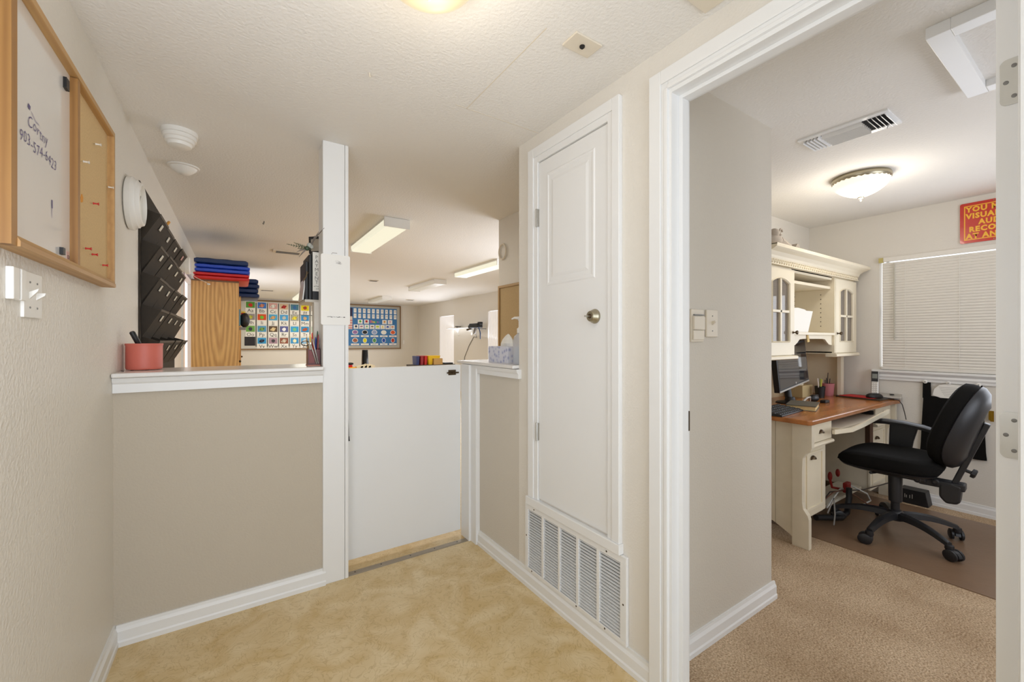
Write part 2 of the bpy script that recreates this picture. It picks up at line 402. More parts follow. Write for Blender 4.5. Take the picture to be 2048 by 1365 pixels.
struct('strike_plate', B().box(1.405, 1.431, .942, .946, 1.0, 1.075), BRONZE, jamb)
# open office door, hinge edge towards the hall
dr = struct('door_1', B().box(1.452, 2.19, .149, .183, .015, 2.235), DOORW)
for z in (1.926, 1.13):
    pts = [(.149, z - .052), (.149, z + .052)]
    for k in range(6): a = PI / 2 * k / 5; pts.append((.165 + .012 * math.sin(a), z + .040 + .012 * math.cos(a)))
    for k in range(6): a = PI / 2 * k / 5; pts.append((.165 + .012 * math.cos(a), z - .040 - .012 * math.sin(a)))
    h = struct('hinge_leaf', B().prism(pts, 'X', 1.4505, 1.453), STEEL, dr)
    for dy, dz in ((.156, .034), (.168, 0), (.156, -.034)):
        struct('screw', B().lathe([(.0045, 0), (.0045, .001), (.0015, .0016)], n=10, M=T(1.4505, dy, z + dz) @ Ry(-PI / 2)), GREYP, h)

# ---------- half gate with its bolt and threshold
g = struct('door_2', B().box(.547, 1.288, 2.588, 2.625, .037, 1.173), DOORW, bevel=.002)
b = B(); b.box(1.195, 1.25, 2.582, 2.588, 1.105, 1.140)
lt = struct('bolt_plate', b, BRONZE, g, bevel=.001)
struct('bolt_bar', B().tube([(1.182, 2.578, 1.121), (1.268, 2.578, 1.121)], .005, 8), BRONZE, lt)
struct('bolt_knob', B().lathe([(.004, 0), (.006, .008), (.003, .012)], n=10, M=T(1.222, 2.576, 1.121) @ Rx(PI / 2)), BRONZE, lt)
t_ = thing('strap', 'dark elastic strap hanging beside the post on the white half gate', 'strap', (.548, 2.575, .75))
obj('cord', B().tube([(.546, 2.58, .99), (.546, 2.578, .9), (.549, 2.576, .82), (.550, 2.576, .77)], .003, 6), mat('strap_brown', (60, 48, 38), .8, var=0), t_)
obj('hook', B().tube([(.550, 2.576, .775), (.551, 2.575, .755), (.553, 2.574, .748)], .005, 6), BLACK, t_)
th = thing('threshold_strip', 'flat metal floor threshold strip with screws below the half gate', 'threshold', (.915, 2.50, 0))
obj('strip', B().prism([(2.478, 0), (2.486, .004), (2.52, .004), (2.528, 0)], 'X', .529, 1.302), THRESH, th)
for x in (.57, .72, .90, 1.06, 1.22):
    obj('screw', B().lathe([(.004, .0038), (.004, .005), (.001, .0055)], c=(x, 2.503, 0), n=8), BLACK, th)

# ---------- closet door (utility closet) and its casing
b = B()
b.box(1.318, XR, 1.749, 1.828, .50, 2.36); b.box(1.312, 1.318, 1.78, 1.828, .50, 2.36)
b.box(1.318, XR, 1.186, 1.255, .50, 2.36); b.box(1.312, 1.318, 1.186, 1.225, .50, 2.36)
b.box(1.318, XR, 1.255, 1.749, 2.278, 2.36); b.box(1.312, 1.318, 1.225, 1.78, 2.31, 2.36)
struct('trim_closet_casing', b, TRIM, bevel=.002)
struct('trim_closet_sill', B().box(1.306, XR, 1.18, 1.842, .458, .50), TRIM, bevel=.002)
cd = struct('door_3', B().box(1.326, 1.3345, 1.258, 1.746, .512, 2.272), DOORW)
def panel(b, y0, y1, z0, z1, x=1.326, d=.007, w=.03):
    """raised and fielded panel: a sunk groove around a raised field"""
    o = [(y0, z0), (y1, z0), (y1, z1), (y0, z1)]
    def ring(k, dx): return [(x - dx, y0 + k, z0 + k), (x - dx, y1 - k, z0 + k), (x - dx, y1 - k, z1 - k), (x - dx, y0 + k, z1 - k)]
    b.rings([ring(0, 0), ring(.006, .004), ring(.014, .004), ring(.02, 0.001), ring(.04, .001), ring(.055, .0045)], cap=True)
b = B(); panel(b, 1.335, 1.68, 1.62, 2.20)
struct('raised_panel', b, DOORW, cd)
for z in (1.985, .862):
    hb = B().box(1.316, 1.326, 1.742, 1.758, z - .045, z + .045); hb.tube([(1.314, 1.75, z - .047), (1.314, 1.75, z + .047)], .006, 8)
    struct('hinge', hb, STEEL, cd)
k = struct('deadbolt', B().lathe([(.032, 0), (.033, .004), (.030, .012), (.026, .016), (.024, .03), (.021, .033)], n=24, M=T(1.326, 1.335, 1.449) @ Ry(-PI / 2)), METAL, cd, smooth=True)
struct('key_cylinder', B().lathe([(.010, .033), (.010, .036), (.004, .037)], n=14, M=T(1.326, 1.335, 1.449) @ Ry(-PI / 2)), BRONZE, k)
struct('key', B().box(1.262, 1.292, 1.334, 1.337, 1.445, 1.452), STEEL, k)

# ---------- return air grille
gr = thing('return_air_grille', 'white louvred return air grille below the closet door', 'air vent', (1.32, 1.5, .07))
b = B()
b.box(1.318, 1.334, 1.152, 1.86, .426, .456); b.box(1.318, 1.334, 1.152, 1.86, .094, .112)
b.box(1.318, 1.334, 1.835, 1.86, .112, .426); b.box(1.318, 1.334, 1.152, 1.185, .112, .426)
cols = [(1.717, 1.835), (1.584, 1.700), (1.453, 1.569), (1.321, 1.436), (1.185, 1.304)]
for i in range(4): b.box(1.319, 1.334, cols[i + 1][1], cols[i][0], .112, .426)
obj('frame', b, TRIM, gr, bevel=.0015)
obj('backing', B().box(1.3325, 1.3345, 1.185, 1.835, .112, .426), DARK, gr)
lv = None
for y0, y1 in cols:
    for i in range(22):
        z = .119 + i * .01425
        if lv is None:
            lv = obj('louver', B().prism([(0.0, 0.0), (.0008, -.0012), (.0112, .0022), (.0104, .0036)], 'Y', -.5, .5), TRIM, gr)
            lv.location = Vector((1.3205, (y0 + y1) / 2, z)) - OFF[gr.name]
            for v in lv.data.vertices: v.co += OFF[gr.name]
            lv.scale = (1, (y1 - y0), 1)
            base = lv
        else:
            o = base.copy(); COL.objects.link(o); o.location = Vector((1.3205, (y0 + y1) / 2, z)) - OFF[gr.name]; o.scale = (1, (y1 - y0), 1)
for y, z in ((1.78, .440), (1.26, .440), (1.80, .104), (1.27, .104), (1.168, .26), (1.848, .28), (1.45, .104)):
    obj('screw', B().lathe([(.004, 0), (.004, .001), (.001, .002)], n=8, M=T(1.318, y, z) @ Ry(-PI / 2)), BRONZE, gr)

# ================================================================== LEFT WALL
# ---------- combined dry erase and cork board
bd = thing('message_board', 'oak framed board with dry erase half and cork half on the left wall', 'board', (-.43, 1.8, 1.56))
y0, y1, z0, z1 = 1.36, 2.29, 1.555, 2.178
b = B(); b.box(-.449, -.41, y0, y0 + .03, z0, z1)
obj('near_stile', b, OAK, bd)
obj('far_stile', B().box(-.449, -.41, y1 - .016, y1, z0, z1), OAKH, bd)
obj('centre_stile', B().box(-.449, -.412, 1.825, 1.848, z0 + .025, z1 - .02), OAK, bd)
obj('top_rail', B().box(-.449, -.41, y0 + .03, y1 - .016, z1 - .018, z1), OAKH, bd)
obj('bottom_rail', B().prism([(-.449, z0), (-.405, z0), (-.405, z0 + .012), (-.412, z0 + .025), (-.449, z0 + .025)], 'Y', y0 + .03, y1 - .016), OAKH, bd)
wb = obj('dry_erase_surface', B().box(-.447, -.43, y0 + .03, 1.825, z0 + .025, z1 - .018), BOARDW, bd)
ck = obj('cork_surface', B().box(-.447, -.43, 1.848, y1 - .016, z0 + .025, z1 - .018), CORK, bd)
XB = -.4295
def wtext(name, s, size, y, z, tilt=0, m=PURP, j=.004):
    # the left wall is seen from +X: text runs towards +Y, up is +Z
    return text(name, s, size, m, wb, (XB, y, z), (0, math.cos(tilt), math.sin(tilt)), (0, -math.sin(tilt), math.cos(tilt)), ext=-.0006 if False else .0006, jitter=j, bold=-.0004, spacing=1.08)
wtext('handwriting', 'Cortny', .042, 1.512, 1.872, .02)
wtext('handwriting', '903-574-6423', .040, 1.466, 1.822, .03)
def smear(m, pts, w, parent, x=XB + .0006):
    b = B()
    for (ya, za), (yb, zb) in zip(pts[:-1], pts[1:]):
        d = Vector((yb - ya, zb - za)); n = Vector((-d.y, d.x)).normalized() * w
        b.quad([(x, ya - n.x, za - n.y), (x, yb - n.x, zb - n.y), (x, yb + n.x, zb + n.y), (x, ya + n.x, za + n.y)])
    return obj('ink_mark', b, m, parent)
smear(PURP, [(1.515, 1.925), (1.528, 1.922)], .006, wb)
smear(mat('faint_ink', (180, 175, 190), .6, var=0), [(1.535, 1.918), (1.56, 1.905), (1.585, 1.905)], .0015, wb)
smear(PURP, [(1.675, 1.735), (1.676, 1.712)], .004, wb)
smear(MATS['faint_ink'], [(1.676, 1.712), (1.674, 1.685)], .002, wb)
for (yy, zz, a, bb) in ((1.778, 2.112, .026, .032), (1.745, 1.605, .020, .02)):
    o = obj('magnet', B().box(-.43, -.422, yy - a / 2, yy + a / 2, zz - bb / 2, zz + bb / 2), BLACK)
    tag(o, 'black rectangular magnet near the %s corner of the dry erase board' % ('top' if zz > 2 else 'bottom'), 'magnet')
em = obj('maker_mark', B().box(-.43, -.4292, 1.795, 1.818, 1.583, 1.615), mat('pale_red', (214, 176, 168), .6, var=0), wb)
text('maker_letters', 'C8', .016, INK, wb, (-.4291, 1.798, 1.592), (0, 1, 0), (0, 0, 1))
# push pins in the cork
PINR = mat('pin_red', (190, 40, 26), .35, var=0); PINW = mat('pin_clear', (222, 216, 206), .25, var=0)
def pin(y, z, m, label):
    M = T(-.43, y, z) @ Ry(PI / 2)
    r = thing('push_pin', label, 'push pin', (-.43, y, z), 'push pins in the cork half')
    obj('head', B().lathe([(.003, .006), (.0045, .007), (.003, .009), (.0028, .018), (.005, .020), (.005, .022)], n=10, M=M), m, r, smooth=True)
    obj('needle', B().lathe([(.0006, 0), (.0006, .007)], n=5, M=M), STEEL, r)
pin(2.045, 1.828, PINR, 'red push pin at mid height of the cork, highest of the red ones')
pin(1.955, 1.652, PINR, 'red push pin low on the cork, nearest to the centre stile')
pin(2.03, 1.645, PINR, 'red push pin low on the cork, the middle one of the lowest three')
pin(2.17, 1.628, PINR, 'red push pin in the lower far corner of the cork')
pin(2.075, 2.05, PINW, 'clear push pin near the top of the cork')
pin(1.93, 1.935, PINW, 'clear push pin left of the middle of the cork')
pin(2.255, 1.95, PINW, 'clear push pin at the far edge of the cork')
SCR = mat('orange_scrap', (222, 150, 50), .7, var=0); SCR2 = mat('pink_scrap', (205, 110, 95), .7, var=0)
tag(obj('paper_scrap', B().prism([(1.935, 1.800), (1.952, 1.806), (1.955, 1.822), (1.942, 1.830), (1.932, 1.816)], 'X', -.43, -.4285), SCR), 'small torn orange paper scrap stuck in the cork', 'scrap')
tag(obj('paper_scrap', B().prism([(1.885, 1.838), (1.90, 1.842), (1.898, 1.858), (1.884, 1.86)], 'X', -.43, -.4285), SCR2), 'small torn pink paper scrap stuck in the cork', 'scrap')
tag(obj('paper_scrap', B().prism([(1.886, 1.772), (1.892, 1.774), (1.896, 1.755), (1.889, 1.76)], 'X', -.43, -.4285), mat('olive_scrap', (70, 66, 40), .7, var=0)), 'tiny dark scrap low on the cork beside the centre stile', 'scrap')

# ---------- sensor strips and double switch
for i, (a, c) in enumerate(((1.459, 1.492), (1.503, 1.529))):
    o = obj('contact_sensor', B().box(-.45, -.436, a, c, 1.441, 1.518), WHITE, bevel=.002)
    tag(o, 'slim white contact sensor strip, %s' % ('leftmost on the left wall' if i == 0 else 'right beside the double switch plate'), 'sensor')
sw = thing('light_switch', 'white double toggle switch plate under the message board', 'light switch', (-.45, 1.598, 1.402))
obj('plate', B().box(-.45, -.443, 1.540, 1.656, 1.402, 1.519), WHITE, sw, bevel=.0015)
for i, yy in enumerate((1.575, 1.621)):
    t1 = obj('toggle', B().prism([(-.443, 1.468), (-.443, 1.450), (-.428, 1.462 if i else 1.470), (-.426, 1.469 if i else 1.477)], 'Y', yy - .004, yy + .004), WHITE, sw)
    b = B()
    for zz in (1.493, 1.428): b.lathe([(.0028, 0), (.0028, .0015)], n=8, M=T(-.443, yy, zz) @ Ry(PI / 2))
    obj('screw', b, GREYP, sw)

# ---------- wall clock
ck_ = thing('wall_clock', 'round white wall clock with a deep moulded rim beside the pocket chart', 'clock', (-.45, 2.74, 2.03))
M = T(-.449, 2.765, 2.022) @ Ry(PI / 2) @ Matrix.Diagonal((.93, .93, 1.15, 1))
obj('rim', B().rings([[(r * math.cos(2 * PI * i / 40), r * math.sin(2 * PI * i / 40), z) for i in range(40)] for r, z in ((.128, 0), (.138, .004), (.140, .02), (.128, .028), (.126, .036), (.117, .040), (.112, .050), (.100, .052), (.096, .040), (.094, .036))], cap=False, M=M), WHITE, ck_, smooth=True)
fc = obj('dial', B().lathe([(.096, .030), (.096, .037)], n=36, M=M), mat('dial_white', (225, 226, 220), .3, var=0), ck_)
obj('clock_hand', B().box(-.003, .003, -.01, .065, .0375, .0385, M=M @ Rz(1.0)), GREYP, ck_)
obj('clock_hand', B().box(-.003, .003, -.01, .045, .0385, .0395, M=M @ Rz(2.4)), GREYP, ck_)

# ---------- black pocket chart
pc = thing('pocket_chart', 'black cloth wall chart with rows of file pockets behind the counter', 'pocket chart', (-.45, 3.7, 1.1))
cw = [3.06, 3.40, 3.76, 4.13, 4.52]
obj('backing', B().box(-.449, -.443, 3.03, 4.56, 1.08, 2.22), POCKET, pc)
ztop = [2.055, 1.875, 1.695, 1.515, 1.335]
LAB = mat('pocket_label', (205, 200, 185), .5, var=0); LABP = mat('pocket_label_pink', (196, 150, 142), .5, var=0)
first = None; off = OFF[pc.name]
for r in range(5):
    for c in range(4):
        ya, yb = cw[c], cw[c + 1]
        w = yb - ya
        if first is None:
            # a pocket gapes open at the top: front leans away from the wall
            b = B()
            b.prism([(0, 0), (.085, .16), (.083, .163), (0, .02)], 'Y', -.5, .5)       # front panel
            b.prism([(0, 0), (.083, .16), (0, .19)], 'Y', -.5, -.488)                    # side gussets
            b.prism([(0, 0), (.083, .16), (0, .19)], 'Y', .488, .5)
            first = obj('pocket', b, POCKET, pc)
            for v in first.data.vertices: v.co += off
            hm = obj('hem', B().prism([(.0805, .152), (.0825, .151), (.087, .162), (.084, .165)], 'Y', -.5, .5), mat('hem_cloth', (88, 80, 70), .8, var=.05), first)
            for v in hm.data.vertices: v.co += off
            lb = obj('label', B().prism([(.058, .100), (.0605, .100), (.0765, .132), (.074, .132)], 'Y', -.07, .07), LAB, first)
            for v in lb.data.vertices: v.co += off
            o = first
        else:
            o = first.copy(); COL.objects.link(o); l2 = lb.copy(); COL.objects.link(l2); l2.parent = o; h2 = hm.copy(); COL.objects.link(h2); h2.parent = o
            if (r, c) == (0, 3): l2.data = lb.data.copy(); l2.data.materials[0] = LABP
        o.location = Vector((-.443, (ya + yb) / 2, ztop[r] - .16)) - off
        o.scale = (1 + .08 * math.sin(r * 3 + c * 5), w * .96, 1)
o = obj('marker', B().tube([(-.375, 3.36, 2.045), (-.362, 3.44, 2.10)], .008, 8), mat('marker_orange', (222, 160, 60), .4, var=0))
tag(o, 'orange and yellow marker sticking out of the top pocket of the black chart', 'marker')

# ---------- window on the left wall of the classroom, with round cord unit above
w1 = struct('window_1', B().box(XL - .06, XL - .045, WY0, WY1, WZ0, WZ1), mat('bright_shade', (240, 240, 245), .9, var=0, emit=(240, 242, 250), estr=0.8))
b = B(); b.box(XL, XL + .018, WY0 - .11, WY0, WZ0 - .1, WZ1 + .1); b.box(XL, XL + .018, WY1, WY1 + .1, WZ0 - .1, WZ1 + .1); b.box(XL, XL + .018, WY0, WY1, WZ1, WZ1 + .1); b.box(XL, XL + .018, WY0, WY1, WZ0 - .1, WZ0)
struct('window_casing', b, TRIM, w1)
cr = thing('cord_reel', 'white round wall reel with a pull string above the side window', 'cord reel', (-.40, 4.86, 2.03))
M = T(-.448, 4.86, 2.03) @ Ry(PI / 2)
obj('bracket', B().box(-.06, .06, -.09, .09, 0, .02, M=M), WHITE, cr, bevel=.004)
obj('drum', B().lathe([(.062, .018), (.062, .05), (.078, .056), (.080, .085), (.07, .092)], n=28, M=M), WHITE, cr, smooth=True)
obj('string', B().tube([(-.36, 4.90, 1.96), (-.31, 4.95, 1.93), (-.235, 5.02, 1.895)], .0022, 5), OFFW, cr)
obj('bead', B().ell((-.228, 5.02, 1.888), .014, .010, .008), WHITE, cr, smooth=True)

# ================================================================== COUNTER THINGS
pot = thing('pencil_pot', 'ribbed coral pink pot holding a dark marker on the counter', 'pot', (-.372, 2.66, 1.20))
CORAL = mat('coral_ceramic', (205, 108, 92), .5, var=.05, vscale=20)
pr = [(.058, .003), (.066, .003), (.068, .008)]
for i in range(14): z = .012 + i * .0075; pr += [(.0695, z), (.0682, z + .0035)]
pr += [(.071, .120), (.071, .127), (.067, .127), (.065, .115), (.063, .015), (.0, .014)]
obj('body', B().lathe(pr, c=(-.372, 2.66, 1.20), n=32), CORAL, pot, smooth=True)
b = B()
for a in range(5): b.lathe([(.006, 0), (.006, .004)], c=(-.372 + .05 * math.cos(a * 1.257), 2.66 + .05 * math.sin(a * 1.257), 1.20), n=8)
obj('feet', b, BLACK, pot)
mk = thing('marker_pen', 'dark red capped marker leaning in the coral pot', 'marker', (-.385, 2.64, 1.22))
obj('barrel', B().tube([(-.355, 2.68, 1.225), (-.40, 2.62, 1.355)], .010, 10), mat('marker_red', (110, 22, 32), .3, var=0), mk, smooth=True)
obj('cap', B().tube([(-.39, 2.633, 1.327), (-.408, 2.61, 1.378), (-.41, 2.608, 1.383)], [.0115, .0115, .008], 10), BLACK, mk, smooth=True)
tag(obj('paper_clip', B().tube([(-.43, 2.56, 1.2015), (-.445, 2.60, 1.2015)], .0015, 5), BLACK), 'thin dark clip at the wall end of the counter', 'clip')

pb = thing('pen_holder', 'dark red box pen holder packed with pens at the post end', 'pen holder', (.362, 2.58, 1.20))
MAR = mat('maroon', (92, 30, 26), .35, var=.05)
b = B(); b.box(.330, .334, 2.545, 2.62, 1.204, 1.296); b.box(.388, .391, 2.545, 2.62, 1.204, 1.296); b.box(.334, .388, 2.545, 2.549, 1.204, 1.29); b.box(.334, .388, 2.616, 2.62, 1.204, 1.31); b.box(.334, .388, 2.549, 2.616, 1.204, 1.21)
obj('box', b, MAR, pb)
b = B(); b.box(.334, .362, 2.541, 2.545, 1.215, 1.285)
obj('front_label', b, mat('maroon_light', (120, 44, 36), .4, var=.1, vscale=200), pb)
b = B(); b.box(.328, .393, 2.54, 2.625, 1.20, 1.205)
obj('base', b, mat('copper_clear', (176, 104, 76), .3, var=0), pb)
pens = [((.345, 2.56), (.337, 2.556), 1.355, (200, 190, 170), 'cream pen with a white end'), ((.352, 2.565), (.342, 2.56), 1.375, (225, 180, 60), 'yellow highlighter'),
        ((.365, 2.56), (.352, 2.558), 1.385, (200, 60, 40), 'red marker'), ((.372, 2.585), (.374, 2.58), 1.36, (30, 50, 150), 'blue pen'),
        ((.378, 2.60), (.386, 2.60), 1.395, (60, 90, 70), 'green pencil'), ((.360, 2.60), (.358, 2.60), 1.37, (30, 70, 60), 'dark green pen'),
        ((.380, 2.57), (.384, 2.56), 1.375, (150, 60, 70), 'dusky pink pencil'), ((.35, 2.60), (.33, 2.60), 1.36, (190, 150, 90), 'wooden pencil')]
for (a, c, z, colr, lb_) in pens:
    o = obj('pen', B().tube([(a[0], a[1], 1.212), (c[0], c[1], z - .012), (c[0], c[1], z)], [.0038, .0038, .002], 8), mat('pen_%d_%d_%d' % colr, colr, .35, var=0), smooth=True)
    tag(o, lb_ + ' standing in the dark red pen holder', 'pen', 'pens in the dark red holder')
for i, (xa, xb) in enumerate(((.352, .381), (.343, .372))):
    o = obj('pen', B().tube([(xb, 2.538, 1.212), (xa, 2.535, 1.345 - .03 * i), (xa - .0008, 2.535, 1.350 - .03 * i)], [.0035, .0035, .001], 8), STEEL, smooth=True)
    tag(o, '%s silver pen leaning across the pen holder front' % ('taller' if i == 0 else 'shorter'), 'pen')
sc_ = thing('scissors', 'scissors with a black loop handle sticking out left of the pen holder', 'scissors', (.335, 2.56, 1.21))
b = B(); ring = [(.318 + .021 * math.cos(a * PI / 8), 2.556, 1.325 + .013 * math.sin(a * PI / 8)) for a in range(17)]
b.tube(ring, .0025, 6)
obj('handle', b, BLACK, sc_, smooth=True)
obj('blade', B().box(.338, .346, 2.555, 2.558, 1.212, 1.33), STEEL, sc_)

# ---------- blank plate taped on the post
pl = thing('scribbled_plate', 'white plastic plate with pencil smudges fixed to the front of the post', 'plate', (.456, 2.46, 1.43))
b = B()
pts = []
for (cx, cz, a0) in ((.392, 1.437, PI), (.523, 1.437, 1.5 * PI), (.523, 1.806, 0), (.392, 1.806, .5 * PI)):
    for k in range(5):
        a = a0 + PI / 2 * k / 4; pts.append((cx + .010 * math.cos(a), cz + .010 * math.sin(a)))
b.prism(pts, 'Y', 2.460, 2.468)
obj('plate', b, WHITE, pl)
SM = mat('pencil_smudge', (176, 172, 168), .7, var=.2, vscale=200)
def scrib(x0, z0, n, w, h, seed):
    rnd = random.Random(seed); b = B(); x = x0; z = z0
    for i in range(n):
        x2 = x0 + w * rnd.random(); z2 = z0 + h * (rnd.random() - .5); 
        b.box(min(x, x2), max(x, x2) + .002, 2.4594, 2.4601, z2, z2 + .0012); x, z = x2, z2
    obj('smudge', b, SM, pl)
scrib(.455, 1.775, 9, .035, .016, 1); scrib(.47, 1.768, 6, .02, .01, 3)
b = B(); rnd = random.Random(5)
for i in range(14):
    x = .413 + .0065 * i; b.box(x, x + .009, 2.4592, 2.4601, 1.468 + .004 * rnd.random(), 1.4695 + .004 * rnd.random())
obj('smudge', b, mat('pencil_dark', (105, 102, 98), .7, var=.2), pl)
b = B(); b.box(.44, .466, 2.4665, 2.4681, 1.824, 1.828); b.box(.437, .44, 2.4665, 2.4681, 1.818, 1.824)
tag(obj('tape_mark', b, SM), 'faint grey scuff on the post just above the plate', 'mark')

# ---------- shelf behind the post
sh = obj('post_shelf', B().box(.325, .52, 2.63, 2.92, 1.562, 1.576), mat('shelf_grey', (196, 190, 178), .4, var=0))
tag(sh, 'small pale shelf fixed behind the post holding binders', 'shelf')
bn = thing('ring_binder', 'black binder with a white paper spine lettered PAYMENT, on the small shelf', 'binder', (.40, 2.72, 1.577))
obj('cover', B().box(.366, .44, 2.655, 2.90, 1.577, 1.858), BLACK, bn, bevel=.003)
sp = obj('spine_label', B().box(.368, .438, 2.6535, 2.655, 1.628, 1.856), PAPER, bn)
for i, ch in enumerate('PAYMENT'):
    text('letter', ch, .028, GREYP, sp, (.389, 2.6535, 1.818 - i * .0245), (1, 0, 0), (0, 0, 1), align='CENTER')
b = B()
for (x, z, w) in ((.374, 1.655, .008), (.384, 1.657, .006), (.392, 1.655, .01), (.386, 1.640, .006), (.394, 1.641, .012)): b.box(x, x + w, 2.6528, 2.6535, z, z + .003)
obj('small_writing', b, GREYP, sp)
for i, (xa, xb, zt) in enumerate(((.348, .365, 1.84), (.331, .347, 1.80))):
    o = obj('ring_binder', B().box(xa, xb, 2.66 + .01 * i, 2.90, 1.577, zt), BLACK, bevel=.003)
    tag(o, 'plain black binder %s on the small shelf' % ('next to the lettered one' if i == 0 else 'outermost on the left'), 'binder')
o = obj('clipboard', B().prism([(.316, 1.577), (.324, 1.577), (.336, 1.70), (.330, 1.70)], 'Y', 2.68, 2.86), mat('pale_grey', (205, 203, 198), .3, var=0))
tag(o, 'pale clipboard leaning against the binders on the small shelf', 'clipboard')
o = obj('cord', B().tube([(.345, 2.655, 1.735), (.335, 2.65, 1.72), (.33, 2.65, 1.70), (.318, 2.65, 1.68), (.322, 2.65, 1.695), (.335, 2.65, 1.708), (.337, 2.65, 1.74)], .0025, 6), mat('brown_cord', (98, 78, 52), .7, var=0), smooth=True)
tag(o, 'brown knotted cord hanging in front of the binders', 'cord')
fr = thing('photo_frame', 'small black photo frame leaning on top of the binders', 'photo frame', (.40, 2.72, 1.86))
b = B()
M = T(.388, 2.72, 1.86) @ Rx(-.15) @ Rz(-.5)
b.box(-.03, .05, -.006, .006, 0, .012, M=M); b.box(-.03, .05, -.006, .006, .09, .104, M=M); b.box(-.03, -.02, -.006, .006, .012, .09, M=M); b.box(.04, .05, -.006, .006, .012, .09, M=M)
obj('frame', b, BLACK, fr); obj('picture', B().box(-.02, .04, -.001, .003, .012, .09, M=M), mat('photo_grey', (165, 155, 140), .3, var=.2, vscale=30), fr)
tw = thing('flower_spray', 'artificial spray with a pale flower, berry and fern leaves on the binders', 'artificial flower', (.36, 2.66, 1.86))
LEAF = mat('fern_leaf', (86, 92, 66), .6, var=.15, vscale=60)
def leaf(p0, p1, w, nm='fern_leaf'):
    p0, p1 = Vector(p0), Vector(p1); d = (p1 - p0); side = d.cross(Vector((0, 1, 0))).normalized(); b = B()
    n = 9; L_ = d.length
    b.tube([tuple(p0), tuple(p1)], .0015, 5)
    for i in range(1, n):
        c = p0 + d * i / n; ww = w * math.sin(PI * (i / n) ** .7)
        for sg in (-1, 1):
            tip = c + side * ww * sg + d.normalized() * ww * .8
            q = [c - d.normalized() * .003, tip, c + d.normalized() * .004]
            vs = [b.bm.verts.new(x) for x in q] + [b.bm.verts.new(x + Vector((0, .001, 0))) for x in q]
            for f in ((0, 1, 2), (5, 4, 3), (0, 3, 4, 1), (1, 4, 5, 2), (2, 5, 3, 0)): b.bm.faces.new([vs[k] for k in f])
    return obj(nm, b, LEAF, tw)
leaf((.355, 2.66, 1.872), (.235, 2.66, 1.886), .014); leaf((.355, 2.66, 1.872), (.27, 2.65, 1.897), .012); leaf((.36, 2.66, 1.87), (.29, 2.65, 1.865), .010)
obj('flower', B().ell((.352, 2.655, 1.892), .015, .014, .015), mat('pale_bloom', (176, 178, 170), .6, var=.3, vscale=80), tw, smooth=True)
obj('petal', B().ell((.362, 2.652, 1.885), .010, .009, .013), MATS['pale_bloom'], tw, smooth=True)
obj('berry', B().ell((.338, 2.650, 1.872), .013, .012, .014), mat('berry_green', (58, 76, 56), .4, var=.1, vscale=60), tw, smooth=True)
TWIG = mat('twig_grey', (130, 122, 116), .7, var=.1)
for i, (a, c) in enumerate((((.36, 2.65, 1.89), (.392, 2.60, 1.965)), ((.362, 2.65, 1.89), (.375, 2.62, 1.945)), ((.358, 2.65, 1.90), (.398, 2.455, 1.955)), ((.335, 2.65, 1.865), (.295, 2.64, 1.815)), ((.33, 2.65, 1.865), (.285, 2.65, 1.845)))):
    obj('twig', B().tube([a, tuple((Vector(a) + Vector(c)) / 2 + Vector((0, 0, .004))), c], [.003, .004, .001], 5), TWIG, tw)

# ================================================================== LEDGE THINGS
tb = thing('tissue_box', 'pale blue patterned tissue box on the right ledge', 'tissue box', (1.44, 2.25, 1.20))
def tis():
    m = bpy.data.materials.new('tissue_pattern'); m.use_nodes = True; N = m.node_tree.nodes; L = m.node_tree.links
    p = N['Principled BSDF']; tc = N.new('ShaderNodeTexCoord'); n = N.new('ShaderNodeTexVoronoi'); n.inputs['Scale'].default_value = 38
    L.new(tc.outputs['Object'], n.inputs['Vector']); r = N.new('ShaderNodeValToRGB'); e = r.color_ramp.elements
    e[0].position = .1; e[0].color = rgb(150, 158, 196); e[1].position = .5; e[1].color = rgb(212, 214, 226)
    L.new(n.outputs['Distance'], r.inputs['Fac']); L.new(r.outputs['Color'], p.inputs['Base Color']); p.inputs['Roughness'].default_value = .6
    return m
obj('carton', B().box(1.383, 1.50, 2.135, 2.37, 1.20, 1.303), tis(), tb, bevel=.002)
b = B()
R = []
for k, (w, l, z) in enumerate(((.012, .075, 0), (.02, .07, .02), (.016, .055, .045), (.008, .03, .066), (.002, .006, .080))):
    R.append([(1.44 + w * math.cos(2 * PI * i / 16) * (1 + .3 * math.sin(5 * i)), 2.235 - k * .004 + l * math.sin(2 * PI * i / 16), 1.302 + z) for i in range(16)])
b.rings(R)
obj('tissue', b, PAPER, tb)
hs = thing('sanitizer_bottle', 'clear pump bottle of hand sanitizer beside the tissue box', 'bottle', (1.385, 2.01, 1.20))
CLR = mat('clear_plastic', (215, 222, 232), .12, var=0, alpha=.45)
obj('bottle', B().rings([sring(1.385, 2.01, 1.20 + z, a * .033, a * .042, 3.0) for z, a in ((0, .9), (.006, 1), (.14, 1), (.165, .8), (.182, .36), (.19, .36))]), CLR, hs, smooth=True)
obj('gel', B().rings([sring(1.385, 2.01, 1.203 + z, a * .030, a * .039, 3.0) for z, a in ((0, .9), (.004, 1), (.055, 1))]), mat('gel', (196, 200, 212), .1, var=0, alpha=.5), hs, smooth=True)
obj('dip_tube', B().tube([(1.385, 2.01, 1.23), (1.385, 2.01, 1.385)], .003, 6), WHITE, hs)
obj('pump_collar', B().lathe([(.017, 1.385), (.017, 1.41), (.010, 1.415), (.007, 1.42), (.007, 1.455), (.010, 1.457), (.010, 1.468)], c=(1.385, 2.01, 0), n=16), WHITE, hs, smooth=True)
obj('nozzle', B().tube([(1.385, 2.01, 1.472), (1.37, 2.045, 1.475), (1.363, 2.062, 1.468)], [.010, .006, .004], 8), WHITE, hs, smooth=True)

